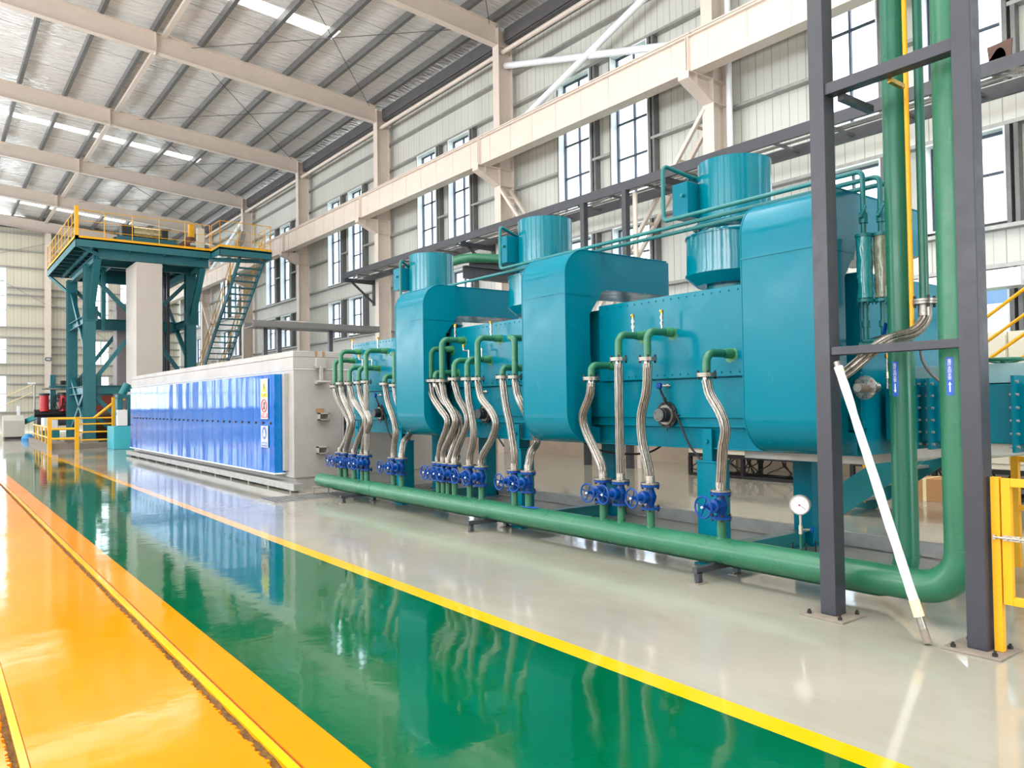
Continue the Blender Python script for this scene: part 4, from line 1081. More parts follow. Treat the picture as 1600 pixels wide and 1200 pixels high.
tag(MB().tube(spline([(6.02, 2.78, 2.0), (6.03, 2.76, 1.85), (6.12, 2.7, 1.72), (6.25, 2.55, 1.6), (6.35, 2.45, 1.55)], 8), 0.012, 8).build('grey_conduit', M['galv_dark']), 'thin grey flexible conduit drooping behind the green standpipes', 'conduit')

# white wrapped pole leaning on the frame
t = thing('wrapped_pole', (5.12, 2.365, 0), 'white film-wrapped metal pole leaning against the grey frame post', 'pole')
pa = Vector((5.123, 2.365, 0.012)); pb = Vector((5.2, 2.985, 1.855)); d = pb-pa
MB().cyl(pa, pa+d*0.999, 0.024, 18).build('metal_core', M['flange_steel'], t)
pts = [pa+d*q for q in [0.09+0.89*i/24 for i in range(25)]]
for i, p in enumerate(pts): p.x += random.uniform(-0.002, 0.002)
MB().tube(pts, [0.030+random.uniform(-0.0015, 0.002)-(0.003 if 14 < i < 20 else 0) for i in range(25)], 18).build('white_film', M['white'], t)
M['tape'] = paint('cream_tape', srgb(232, 218, 176), 0.5, 0.04)
MB().cyl(pa+d*0.085, pa+d*0.14, 0.0335, 18).build('tape_band', M['tape'], t)
MB().cyl(pa+d*0.955, pa+d*0.975, 0.0308, 18).build('tape_band', M['tape'], t)
MB().cyl(pa+d*0.0, pa+d*0.045, 0.026, 14).build('dirty_tip', M['base_dusty'], t)

# yellow gate beside the frame
t = thing('yellow_gate', (5.3, 1.7, 0), 'yellow tube gate hung on a post beside the grey frame', 'gate')
MB().box(5.275, 5.325, 1.985, 2.035, 0.015, 1.09).build('gate_post', M['yellow'], t, bevel=0.003)
b = MB().box(5.28, 5.32, 1.925, 1.978, 0.31, 1.085).box(5.28, 5.32, 0.75, 1.925, 1.035, 1.085).box(5.28, 5.32, 0.75, 1.925, 0.31, 0.36).box(5.28, 5.32, 0.70, 0.75, 0.31, 1.085)
b.build('gate_leaf', M['yellow'], t, bevel=0.003)
b = MB().cyl((5.268, 2.02, 0.72), (5.268, 1.80, 0.72), 0.008, 8)
for y in (2.015, 1.95, 1.88, 1.83): b.box(5.262, 5.28, y-0.008, y+0.008, 0.705, 0.735)
b.box(5.27, 5.276, 1.8, 1.97, 0.703, 0.737); b.build('sliding_bolt', M['steel'], t)
t = thing('yellow_guard_rail', (8.1, 2.2, 0), 'yellow guard rail standing behind the yellow gate', 'guard rail')
for y in (2.9, 1.6): MB().box(8.06, 8.12, y-0.03, y+0.03, 0, 1.55).build('post', M['yellow'], t)
for z in (1.52, 1.0, 0.55): MB().box(8.07, 8.11, 1.6, 2.9, z-0.025, z+0.025).build('rail', M['yellow'], t)

# ------------------------------------------------------------------ next chamber section beyond the frame
t = thing('exit_tunnel', (6.9, 2.2, 0), 'flanged teal tunnel box continuing the chamber behind the green standpipes', 'tunnel')
b = MB().box(6.3, 7.6, 1.2, 3.2, 1.24, 1.68); b.build('tunnel_box', M['teal'], t, bevel=0.006)
for y in (2.93, 2.83, 2.24, 1.4):
    b = MB().box(6.24, 7.66, y-0.012, y+0.012, 1.18, 1.74); f = b.build('flange', M['teal'], t)
    for i in range(6): MB().cyl((6.265, y-0.03, 1.22+i*0.095), (6.265, y+0.03, 1.22+i*0.095), 0.011, 6).build('flange_bolt', M['galv'], f)
MB().box(6.5, 7.5, 1.2, 3.1, 1.69, 1.84).build('top_cover', M['film_pale'] if 'film_pale' in M else paint('pale_teal_cover', srgb(150, 186, 190), 0.5, 0.08, 5), t, bevel=0.004)
for (x, y) in ((6.5, 1.35), (7.3, 1.35)): MB().box(x, x+0.1, y, y+0.1, 0, 1.24).build('leg', M['teal_dull'], t)
t = thing('plastic_drape', (6.6, 2.9, 1.0), 'white plastic sheet hanging under the teal tunnel box', 'plastic sheet')
n = 14; v = []; f = []
for i in range(n+1):
    y = 3.15-1.0*i/n
    for k in range(6): v.append((6.42+0.02*k+random.uniform(-0.015, 0.015), y, 1.235-0.018*k-(0.015*math.sin(i*0.9)+0.015)*k/5-max(0, 0.1-0.012*i)*k/8))
for i in range(n):
    for k in range(5): f.append((i*6+k, i*6+k+1, i*6+k+7, i*6+k+6))
b = MB(); b._add(v, f, True); o = b.build('sheet', M['white'], t); md = o.modifiers.new('thick', 'SOLIDIFY'); md.thickness = 0.004
t = thing('tunnel_handwheel', (6.6, 2.42, 1.69), 'green handwheel lying flat on the tunnel box', 'handwheel')
MB().cyl((6.6, 2.42, 1.68), (6.6, 2.42, 1.86), 0.022, 12).cyl((6.6, 2.42, 1.72), (6.6, 2.42, 1.76), 0.045, 14).build('spindle', M['stand_green'], t)
b = MB(); R = 0.125; b.tube([(6.6+R*math.cos(2*PI*i/28), 2.42+R*math.sin(2*PI*i/28), 1.87) for i in range(28)], 0.014, 8, closed=True)
for i in range(4):
    a = PI/2*i+0.3; b.cyl((6.6, 2.42, 1.84), (6.6+R*math.cos(a), 2.42+R*math.sin(a), 1.87), 0.011, 8)
b.cyl((6.6, 2.42, 1.83), (6.6, 2.42, 1.87), 0.028, 14); b.build('wheel', M['stand_green'], t)

# ------------------------------------------------------------------ crossing stair behind the tunnel
t = thing('teal_stair', (10.3, 4.4, 0), 'teal open stair with yellow handrails climbing behind the green standpipes', 'stairs')
y0, z0, y1, z1 = 5.9, 0.0, 2.2, 2.6
for x in (9.9, 10.75): MB().prism([(y0+0.1, z0), (y0-0.25, z0), (y1, z1-0.12), (y1, z1+0.16), (y0+0.1, z0+0.2)], 'x', x-0.012, x+0.012).build('stringer', M['teal_dull'], t)
n = 11
for i in range(n):
    q = (i+0.6)/n; y = y0+(y1-y0)*q; z = z0+(z1-z0)*q+0.02
    MB().box(9.912, 10.738, y-0.14, y+0.14, z, z+0.035).build('tread', M['galv'], t)
for x in (9.9, 10.75):
    for dz in (0.55, 1.05):
        MB().cyl((x, y0-0.1, z0+dz+0.05), (x, y1, z1+dz), 0.02, 10).build('handrail', M['yellow'], t)
    for q in (0.03, 0.35, 0.68, 0.98): MB().cyl((x, y0+(y1-y0)*q, z0+(z1-z0)*q), (x, y0+(y1-y0)*q, z0+(z1-z0)*q+1.06), 0.02, 8).build('baluster', M['yellow'], t)

MB().box(9.88, 10.77, 1.1, 2.2, 2.56, 2.64).build('landing', M['galv'], t)
for x in (9.93, 10.72):
    for y in (1.15, 2.15): MB().box(x-0.04, x+0.04, y-0.04, y+0.04, 0, 2.56).build('landing_post', M['teal_dull'], t)
# ------------------------------------------------------------------ control cabinets on black stands along the window wall
M['cab'] = paint('cabinet_cream', srgb(214, 208, 190), 0.45, 0.03, 2)
def cabinets(y0, y1, n, label, glab):
    t = thing('cabinet_stand', (13.2, (y0+y1)/2, 0), label, 'cabinet stand')
    b = MB()
    for x in (12.92, 13.5): b.beam((x, y0, 0.43), (x, y1, 0.43), 0.06, 0.07); b.beam((x, y0, 0.03), (x, y1, 0.03), 0.06, 0.06)
    m = max(2, int((y1-y0)/1.1)+1)
    for i in range(m):
        y = y0+0.03+(y1-y0-0.06)*i/(m-1); b.beam((12.92, y, 0.43), (13.5, y, 0.43), 0.06, 0.06)
    b.build('frame', M['black'], t)
    for i in range(m):
        y = y0+0.03+(y1-y0-0.06)*i/(m-1)
        for x in (12.92, 13.5): MB().beam((x, y, 0.0), (x, y, 0.4), 0.07, 0.07, (1, 0, 0)).build('leg', M['black'], t)
    cb = MB()
    for i in range(int((y1-y0)*7)):
        y = y0+0.2+random.random()*(y1-y0-0.4)
        cb.tube(spline([(13.2, y, 0.46), (13.1+random.uniform(-0.1, 0.1), y+random.uniform(-0.2, 0.2), 0.3), (13.1, y+random.uniform(-0.35, 0.35), 0.12), (13.2, y+random.uniform(-0.5, 0.5), 0.04)], 5), 0.012, 6)
    o = cb.build('cable_bundle', M['rubber'], t); o['kind'] = 'stuff'
    w = (y1-y0)/n
    for i in range(n):
        ya = y0+w*i
        c = thing('control_cabinet', (13.2, ya+w/2, 0.47), glab, 'cabinet', 'control cabinets along the window wall')
        MB().box(12.9, 13.55, ya+0.004, ya+w-0.004, 0.47, 2.55).build('body', M['cab'], c, bevel=0.006)
        dr = MB().box(12.88, 12.9, ya+0.02, ya+w-0.02, 0.56, 2.5).build('door', M['cab'], c, bevel=0.003)
        MB().box(12.86, 12.88, ya+0.08, ya+0.11, 1.45, 1.62).build('handle', M['black'], dr)
cabinets(8.1, 10.8, 3, 'black steel stand full of cables, visible under the chamber', 'cream control cabinet on the black stand, mostly hidden by the chamber')
cabinets(3.0, 7.2, 5, 'black steel stand with cables behind the teal stair', 'cream control cabinet on a black stand behind the teal stair')
t = thing('cardboard_box', (12.3, 5.5, 0), 'brown cardboard box on the floor between the green standpipes', 'box')
M['card'] = paint('cardboard', srgb(176, 132, 88), 0.85, 0.06, 3)
MB().box(12.1, 12.6, 5.3, 5.85, 0, 0.34).build('carton', M['card'], t, bevel=0.004)
MB().box(12.095, 12.605, 5.55, 5.6, 0, 0.343).build('tape', M['tape'], t)
t = thing('overhead_hoist', (12.4, 4.0, 2.6), 'small yellow hoist unit beyond the stair handrails', 'hoist')
MB().box(11.9, 12.3, 3.2, 4.1, 2.62, 2.78).build('body', M['yellow'], t, bevel=0.02)
MB().cyl((12.1, 3.9, 2.78), (12.1, 3.9, 2.84), 0.12, 14).build('motor_cap', M['galv'], t)
MB().box(12.05, 12.15, 3.5, 3.6, 0.0, 2.62).build('mast', M['galv'], t)

# ------------------------------------------------------------------ cable rack along the wall
t = thing('cable_rack', (13.4, 17, 6.5), 'long dark grey cable rack bracketed off the wall columns above the fans', 'cable rack')
for (xa, za) in ((13.14, 6.66), (14.1, 6.62)):
    MB().channel((xa, -6, za), (xa, 28.35, za), 0.08, 0.22, 0.012).build('rail', M['dark_steel'], t)
y = -5.0; i = 0
while y < 28.2:
    MB().beam((13.14, y, 6.6), (14.1, y, 6.6), 0.05, 0.05).build('rung', M['galv_dark'], t); y += 1.15
for cyy in CY[2:6]:
    MB().channel((14.4, cyy+0.22, 6.48), (13.1, cyy+0.22, 6.5), 0.07, 0.16, 0.012).build('bracket_arm', M['dark_steel'], t)
    MB().beam((14.38, cyy+0.22, 5.65), (13.42, cyy+0.22, 6.44), 0.07, 0.07).build('bracket_brace', M['dark_steel'], t)
    MB().box(14.36, 14.4, cyy+0.12, cyy+0.32, 5.55, 6.6).build('bracket_plate', M['dark_steel'], t)
for yy in (14.2, 12.75): MB().beam((13.14, yy, 0.0), (13.14, yy, 6.56), 0.14, 0.14).build('rack_post', M['dark_steel'], t)
c = MB()
for dx in (0.25, 0.45, 0.6): c.tube(spline([(13.14+dx, 28.2-2.2*i, 6.66+random.uniform(-0.01, 0.03)) for i in range(15)], 4), 0.025, 6)
tag(c.build('rack_cables', M['galv']), 'pale cables lying along the wall cable rack', 'cable')
# pipe crossing and short beams behind the fans
t = thing('bent_pipe', (11.0, 15.0, 5.2), 'pale green pipe bending between the two farther fans', 'pipe')
MB().tube(fillet([(9.7, 15.9, 4.85), (10.2, 15.2, 5.05), (11.2, 14.8, 5.05), (13.0, 14.8, 5.05)], 1.0, 8), 0.11, 16).build('pipe', M['pipe_green'], t)
t = thing('pipe_rack', (11.3, 15.0, 0), 'dark grey T-shaped pipe rack between the two farther fans', 'pipe rack')
MB().channel((9.9, 14.8, 4.62), (13.0, 14.8, 4.62), 0.12, 0.3, 0.015).build('beam', M['dark_steel'], t)
MB().channel((10.6, 15.6, 4.95), (13.2, 14.5, 4.95), 0.12, 0.25, 0.015).build('beam', M['dark_steel'], t)
MB().ibeam((11.6, 14.8, 0.0), (11.6, 14.8, 4.5), 0.2, 0.2, 0.012, 0.01, (1, 0, 0)).build('post', M['dark_steel'], t)
# wall lamps with cords on two columns
for k, y in ((5, CY[5]), (6, CY[6])):
    t = thing('socket_box', (14.38, y, 3.95), 'small white socket box with dangling cord on the column '+('nearer the fans' if k == 5 else 'nearer the stair'), 'socket box')
    MB().box(14.3, 14.4, y-0.16, y-0.02, 3.9, 4.12).build('box', M['white'], t, bevel=0.01)
    MB().tube(spline([(14.35, y-0.1, 3.95), (14.37, y-0.3, 3.85), (14.4, y-0.8, 3.6), (14.6, y-1.3, 3.55), (14.9, y-1.7, 3.75)], 8), 0.018, 6).build('cord', M['rubber'], t)

tag(MB().cyl((14.75, 10.95, 1.1), (14.75, 10.95, 13.2), 0.07, 14).build('rain_downpipe', M['win_trim']), 'white rain pipe running up beside the column behind the tall duct', 'pipe')
tag(MB().cyl((13.32, 12.62, 0), (13.32, 12.62, 6.5), 0.06, 12).build('cream_pipe', M['cream_steel']), 'slim cream upright pipe beside a dark cable rack post', 'pipe')
t = thing('rack_clamp', (13.14, 4.75, 6.77), 'rust-brown cut-out plate standing on the cable rack beyond the grey frame', 'bracket')
b = MB(); hole = [(4.75+0.09*math.cos(math.radians(a)), 6.77+0.16*math.sin(math.radians(a))) for a in range(180, -1, -15)]
b.prism([(4.9, 6.77)]+[(4.92, 6.99), (4.57, 7.02), (4.59, 6.77)]+hole[::-1], 'x', 13.1, 13.13); b.build('plate', paint('rust_plate', srgb(92, 66, 56), 0.7, 0.15, 10), t)
tag(MB().cyl((13.6, 5.0, 6.75), (12.2, 3.7, 6.0), 0.07, 14).build('silver_conduit', M['steel']), 'shiny silver conduit slanting off the cable rack beyond the grey frame', 'conduit')
t = thing('overhead_duct', (14.2, 2.5, 3.5), 'white duct running along the window wall beyond the yellow stair rails', 'duct')
MB().box(13.95, 14.35, -2.0, 7.0, 3.36, 3.66).build('casing', M['white'], t, bevel=0.02)
for i in range(6): MB().box(13.94, 14.36, -1.6+1.6*i, -1.56+1.6*i, 3.35, 3.67).build('joint_band', M['galv'], t)
for yy in (-1.0, 6.4): MB().box(14.05, 14.25, yy-0.05, yy+0.05, 0, 3.36).build('support_post', M['galv'], t)
# ------------------------------------------------------------------ grey furnace with the blue panelled front
def mat_furnace():
    n = NT('furnace_casing'); v = n.coord()
    f = n.noise(v, 1.1, 5, 0.65); g = n.noise(n.coord((1, 1, 0.5)), 5, 4, 0.7)
    col = n.ramp(f, [(0.3, srgb(166, 162, 158)), (0.7, srgb(184, 181, 178))])
    col = n.mix(n.mrange(g, 0.62, 0.8, 0, 0.5), col, srgb(150, 138, 122))
    n.set(Base_Color=col, Roughness=0.5, Metallic=0.15); return n.m
M['furnace'] = mat_furnace()
M['rust'] = paint('rust_streak', srgb(158, 122, 84), 0.8, 0.2, 12)
def mat_bluepanel():
    n = NT('blue_panel_enamel'); v = n.coord((0.2, 1.0, 0.28)); w = n.noise(v, 2.6, 2, 0.4)
    n.set(Base_Color=srgb(0, 98, 190), Roughness=0.06, Specular_IOR_Level=0.3)
    n.bump(w, 0.1, 0.05); return n.m
M['blue_panel'] = mat_bluepanel()
M['blue_side'] = paint('blue_end_enamel', srgb(0, 112, 186), 0.3, 0.03, 2, coat=0.2)
fx0, fx1, fy0, fy1, fz = 5.48, 9.4, 14.0, 28.3, 2.62
fu = thing('annealing_furnace', (7.4, 21, 0), 'long grey steel furnace box behind the blue panelled front', 'furnace')
b = MB().box(fx0, fx1, fy0, fy1, 0.22, 2.27); b.build('casing', M['furnace'], fu, bevel=0.012)
MB().box(fx0+0.06, fx1-0.06, fy0+0.03, fy1-0.03, 0, 0.22).build('plinth', M['furnace'], fu)
b = MB().box(fx0-0.01, fx1+0.01, fy0-0.01, fy1+0.01, 2.285, 2.5); b.build('roof_edge', M['furnace'], fu, bevel=0.008)
b = MB().box(fx0-0.005, fx1, fy0-0.005, fy1, 2.505, fz); b.build('roof_plate', M['furnace'], fu, bevel=0.008)
MB().box(fx0-0.012, fx1, fy0-0.012, fy1, 2.268, 2.283).build('seam_gap', M['white'], fu)
for (x, z) in ((6.0, 2.33),):
    b = MB().box(x-0.1, x+0.1, fy0-0.1, fy0, z-0.04, z+0.16).box(x-0.12, x+0.12, fy0-0.08, fy0, z-0.01, z+0.02); b.box(x-0.03, x+0.03, fy0-0.12, fy0-0.05, z-0.3, z)
    b.box(x-0.1, x+0.1, fy0-0.1, fy0, z-0.34, z-0.27).cyl((x-0.1, fy0-0.13, z-0.3), (x+0.16, fy0-0.13, z-0.3), 0.018, 8)
    b.build('clamp', M['furnace'], fu, bevel=0.004)
for x, z in ((6.05, 1.37), (6.02, 0.73)):
    b = MB().box(x-0.1, x+0.1, fy0-0.12, fy0, z+0.045, z+0.07).box(x-0.1, x+0.1, fy0-0.12, fy0, z-0.07, z-0.05).box(x+0.08, x+0.1, fy0-0.12, fy0, z-0.07, z+0.07).box(x-0.1, x-0.085, fy0-0.12, fy0, z-0.07, z+0.07)
    b.build('lug', M['furnace'], fu)
b = MB()
for (x, z0, z1, w) in ((5.93, 2.49, 2.62, 0.05), (6.08, 2.49, 2.62, 0.05), (6.0, 1.44, 1.52, 0.18)):
    b.prism([(x-w/2, z1), (x+w/2, z1), (x+w*0.4, z0), (x-w*0.3, z0)], 'y', fy0-0.0145, fy0-0.0125)
b.build('rust_marks', M['rust'], fu)
bx = thing('blue_cabinet', (5.25, 21, 0.3), 'long glossy blue cabinet of narrow wavy panels on the furnace side', 'panelled cabinet')
ys = [14.40, 15.0, 15.6, 16.3, 16.95, 17.6, 18.4, 19.2, 20.1, 21.0, 22.0, 22.75, 23.6, 24.3, 25.1, 25.9, 26.6, 27.4]
MB().box(5.268, 5.46, 14.39, 27.4, 0.31, 2.19).build('carcass', M['blue_side'], bx)
for i in range(len(ys)-1):
    b = MB(); ya, yb = ys[i]+0.006, ys[i+1]-0.006; n = 10; v = []; f = []
    amp = random.uniform(0.002, 0.005)
    for j in range(n+1):
        y = ya+(yb-ya)*j/n; x = 5.262-amp*math.sin(PI*j/n)*random.uniform(0.9, 1.1)
        for z in (0.31, 0.8, 1.24, 1.7, 2.19): v.append((x+random.uniform(-0.0012, 0.0012), y, z))
    for j in range(n):
        for k in range(4): f.append((j*5+k, j*5+5+k, j*5+6+k, j*5+k+1))
    b._add(v, f, True); b.build('panel', M['blue_panel'], bx, angle=80)
b = MB()
y = 14.6
while y < 27.2: b.box(5.235, 5.27, y-0.045, y+0.045, 1.235, 1.275); y += 0.42
b.build('slot_holes', M['black'], bx)
MB().box(5.24, 5.47, 14.36, 27.42, 0.285, 0.31).build('bottom_lip', M['white'], bx)
MB().box(5.4, 5.48, 14.25, 14.36, 0.35, 2.2).build('sealing_strip', M['furnace'], bx)
# notices on the blue cabinet
M['notice'] = paint('notice_sheet', srgb(186, 186, 192), 0.4, 0.02)
M['n_yellow'] = paint('notice_yellow', srgb(244, 222, 40), 0.4, 0.02); M['n_red'] = paint('notice_red', srgb(206, 70, 84), 0.4, 0.02); M['n_blue'] = paint('notice_blue', srgb(60, 100, 180), 0.4, 0.02)
def face(b, ya, yb, za, zb, x): b.box(x, x+0.002, ya, yb, za, zb)
t = thing('warning_notice', (5.24, 14.85, 1.8), 'tall white warning notice with yellow triangle and red ring on the blue cabinet', 'safety sign')
MB().box(5.236, 5.24, 14.68, 15.08, 1.33, 2.12).build('sheet', M['notice'], t)
MB().prism([(14.74, 1.86), (15.02, 1.86), (14.88, 2.1)], 'x', 5.232, 5.2355).build('yellow_triangle', M['n_yellow'], t)
MB().prism([(14.865, 1.9), (14.905, 1.93), (14.89, 1.97), (14.92, 1.99), (14.88, 2.06), (14.87, 1.99), (14.85, 1.96)], 'x', 5.230, 5.2318).build('black_bolt_mark', M['ink'], t)
MB().box(5.232, 5.2355, 14.7, 15.06, 1.755, 1.835).build('yellow_caption', M['n_yellow'], t)
b = MB(); b.tube([(5.233, 14.88+0.14*math.cos(2*PI*i/24), 1.59+0.12*math.sin(2*PI*i/24)) for i in range(24)], 0.011, 6, closed=True); b.beam((5.233, 14.79, 1.67), (5.233, 14.97, 1.51), 0.02, 0.006, (1, 0, 0)); b.build('red_ring', M['n_red'], t)
MB().box(5.231, 5.2335, 14.85, 14.91, 1.52, 1.66).build('hand_mark', M['ink'], t)
MB().box(5.232, 5.2355, 14.7, 15.06, 1.36, 1.44).build('red_caption', M['n_red'], t)
def sign_text(parent, body, y, z, size, mat, x=5.2312):
    cu = bpy.data.curves.new('lettering', 'FONT'); cu.body = body; cu.size = size; cu.align_x = 'CENTER'; cu.align_y = 'CENTER'; cu.extrude = 0.0003
    o = bpy.data.objects.new('lettering', cu); COL.objects.link(o); o = font_mesh(o, mat); off = parent.location
    o.parent = parent; o.matrix_local = Matrix.Translation(Vector((x, y, z))-off) @ Matrix(((0, 0, -1, 0), (-1, 0, 0, 0), (0, 1, 0, 0), (0, 0, 0, 1)))
sign_text(t, '当心触电', 14.88, 1.795, 0.07, M['ink']); sign_text(t, '禁止触摸', 14.88, 1.40, 0.07, M['letter_white'])
t = thing('duty_notice', (5.24, 14.85, 1.0), 'white notice with blue round emblem low on the blue cabinet', 'safety sign')
MB().box(5.236, 5.24, 14.68, 15.08, 0.78, 1.20).build('sheet', M['notice'], t)
b = MB(); b.lathe((5.236, 14.88, 1.06), (-1, 0, 0), [(0, 0.12), (0.0035, 0.12)], 24); b.build('blue_disc', M['n_blue'], t)
MB().cyl((5.2325, 14.88, 1.09), (5.2305, 14.88, 1.09), 0.04, 14).box(5.2305, 5.2325, 14.82, 14.94, 0.99, 1.06).build('helmet_mark', M['letter_white'], t)
MB().box(5.2335, 5.2358, 14.72, 15.04, 0.80, 0.88).build('blue_caption', M['n_blue'], t)
sign_text(t, '必须戴安全帽', 14.88, 0.84, 0.05, M['letter_white'], 5.2328)
# rail in front of the cabinet
t = thing('floor_beam', (5.35, 20, 0), 'galvanised beam on short feet along the foot of the blue cabinet', 'beam')
MB().box(5.28, 5.45, 13.5, 28.2, 0.04, 0.165).build('beam', M['galv'], t, bevel=0.006)
y = 13.7
while y < 28.2:
    MB().box(5.29, 5.43, y-0.04, y+0.04, 0, 0.04).build('foot', M['galv_dark'], t); y += 1.15
# perforated flange where the furnace meets the chamber
t = thing('perforated_flange', (6.1, 13.0, 0.4), 'grey punched steel flange between furnace and hose cluster', 'flange')
b = MB().box(6.02, 6.12, 13.05, 13.06, 0.45, 1.95).box(6.02, 6.03, 12.98, 13.06, 0.45, 1.95); b.build('plate', M['galv_dark'], t)
MB().box(6.03, 6.11, 13.05, 13.12, 0, 0.5).build('foot', M['galv_dark'], t)
b = MB()
for i in range(14): b.cyl((6.07, 13.05, 0.55+i*0.1), (6.07, 13.045, 0.55+i*0.1), 0.02, 8)
b.build('holes', M['black'], t)
tag(MB().box(6.6, 8.0, 12.56, 13.98, 1.3, 2.2).build('joining_box', M['furnace']), 'grey box joining furnace and teal chamber behind the hoses', 'box')
# hose from chamber bottom in the far cluster
t = thing('drain_hose', (6.2, 9.9, 0.9), 'braided hose hanging from the chamber bottom behind the far duct', 'hose')
MB().tube(spline([(6.5, 10.25, 1.1), (6.35, 9.95, 1.05), (6.3, 9.7, 0.85), (6.2, 9.5, 0.78), (5.95, 9.35, 0.78)], 8), 0.04, 14).build('braid', M['braid'], t)
# floor drain grating
t = thing('floor_grating', (5.2, 13.0, 0), 'dark steel grating set in the floor before the blue cabinet', 'grating')
MB().box(4.55, 8.5, 12.45, 13.2, -0.02, 0.001).build('pit', M['black'], t)
b = MB(); n = 40
for i in range(n+1): b.box(4.55+3.95*i/n-0.012, 4.55+3.95*i/n+0.012, 12.45, 13.2, 0.001, 0.006)
for i in range(7): b.box(4.55, 8.5, 12.45+0.75*i/6-0.015, 12.45+0.75*i/6+0.015, 0.001, 0.0065)
b.build('bars', M['galv'], t)

# cable tray over the furnace
t = thing('cable_tray', (7.6, 18, 3.5), 'grey cable tray on posts crossing above the furnace roof', 'cable tray')
b = MB().box(6.0, 9.25, 17.75, 17.77, 3.44, 3.58).box(6.0, 9.25, 18.35, 18.37, 3.44, 3.58).box(6.0, 9.25, 17.75, 18.37, 3.43, 3.445); b.build('tray', M['galv_dark'], t)
for x in (6.38, 6.72, 8.03): MB().box(x-0.05, x+0.05, 18.0, 18.1, fz, 3.43).build('post', M['dark_steel'], t)
for i in range(5): MB().box(6.3+i*0.65, 6.34+i*0.65, 17.77, 18.35, 3.5, 3.53).build('rung', M['galv'], t)
tag(MB().tube(spline([(6.1, 18.0, 3.5), (7.0, 18.1, 3.6), (8.0, 18.0, 3.55), (9.1, 18.1, 3.56)], 8), 0.05, 8).build('tray_cable', M['galv']), 'pale cable lying in the tray above the furnace', 'cable')

# ------------------------------------------------------------------ teal steel tower with platform
T = M['tower_teal']
tw = thing('steel_tower', (7.4, 38.5, 0), 'teal steel tower carrying a railed platform beyond the blue cabinet', 'tower')
LX = (5.42, 9.46); LY = (36.4, 41.3)
for x in LX:
    for y in LY:
        b = MB().ibeam((x, y, 0.25), (x, y, 7.6), 0.42, 0.42, 0.03, 0.02, (0, 1, 0)); lg = b.build('leg', T, tw)
        MB().box(x-0.3, x+0.3, y-0.3, y+0.3, 0, 0.25).build('footing', M['base_dusty'], lg)
        if y == LY[0]:
            MB().box(x-0.29, x+0.29, y-0.26, y-0.21, 5.25, 5.85).build('gusset', T, lg)
b = MB().box(4.59, 9.71, 34.0, 42.8, 8.19, 8.25); b.build('platform_deck', M['galv_dark'], tw)
b = MB().box(4.59, 9.71, 34.0, 34.02, 7.92, 8.25).box(4.59, 4.61, 34.0, 42.8, 7.92, 8.25).box(4.59, 9.71, 42.78, 42.8, 7.92, 8.25).box(9.69, 9.71, 34.0, 42.8, 7.92, 8.25); b.build('edge_fascia', T, tw)
b = MB().box(4.58, 9.7, 33.98, 34.0, 8.25, 8.34).box(4.57, 4.59, 33.98, 42.8, 8.25, 8.34).box(9.70, 9.72, 33.98, 34.4, 8.25, 8.34); b.build('toe_board', M['yellow'], tw)
for i in range(9):
    y = 34.5+i*1.0
    MB().ibeam((4.65, y, 8.08), (9.66, y, 8.08), 0.1, 0.2, 0.012, 0.008).build('joist', T, tw)
for i in range(4):
    x = 5.2+i*1.35; MB().ibeam((x, 34.1, 7.95), (x, 42.7, 7.95), 0.08, 0.14, 0.01, 0.008).build('stringer_beam', T, tw)
for y in (34.45, 36.4, 41.3):
    MB().ibeam((5.45, y, 7.82), (9.72, y, 7.82), 0.26, 0.48, 0.025, 0.016).build('main_beam', T, tw)
for x in LX:
    MB().ibeam((x, 34.5, 7.6), (x, 41.3, 7.6), 0.22, 0.3, 0.02, 0.014).build('side_beam', T, tw)
    MB().ibeam((x, 36.2, 5.4), (x+0.02, 34.5, 7.62), 0.24, 0.3, 0.02, 0.014, (0, 1, 0)).build('front_brace', T, tw)
MB().beam((4.65, 34.08, 7.98), (5.5, 34.4, 7.7), 0.06, 0.12).build('corner_strut', T, tw)
MB().beam((4.7, 42.7, 7.9), (5.42, 41.3, 6.9), 0.1, 0.12).build('corner_strut', T, tw)
MB().beam((9.66, 34.1, 7.9), (11.6, 33.4, 7.9), 0.1, 0.16).build('corner_strut', T, tw)
# bracing of the tower
def brc(p, q, w=0.16): MB().beam(p, q, w, 0.16).build('diagonal', T, tw)
for y in (36.4, 41.3):
    m = 7.44
    for s, x in ((1, LX[0]), (-1, LX[1])):
        brc((x, y, 2.5), (m-s*0.1, y, 5.2)); brc((x, y, 2.3), (m-s*0.35, y, 0.5)); brc((x, y, 7.3), (m-s*0.1, y, 5.25))
        MB().box(x+s*0.2-0.12, x+s*0.2+0.25*s, y-0.02, y+0.02, 1.7, 3.0).build('gusset', T, tw)
    if y == 41.3:
        MB().ibeam((LX[0], y, 5.5), (LX[1], y, 5.5), 0.3, 0.4, 0.02, 0.014).build('cross_beam', T, tw)
    MB().ibeam((LX[0], y, 2.36), (LX[1], y, 2.36), 0.3, 0.36, 0.02, 0.014).build('cross_beam', T, tw)
MB().ibeam((LX[0], 38.9, 5.35), (LX[1], 38.9, 5.35), 0.3, 0.5, 0.02, 0.014).build('cross_beam', T, tw)
for x in LX:
    brc((x, 41.2, 7.0), (x, 36.6, 3.6)); brc((x, 41.2, 3.0), (x, 36.8, 0.6)); brc((x, 36.6, 2.6), (x, 41.2, 0.6))
    MB().ibeam((x, 36.6, 2.36), (x, 41.1, 2.36), 0.3, 0.34, 0.02, 0.014).build('side_beam', T, tw)
    MB().ibeam((x, 36.6, 5.35), (x, 41.1, 5.35), 0.3, 0.34, 0.02, 0.014).build('side_beam', T, tw)
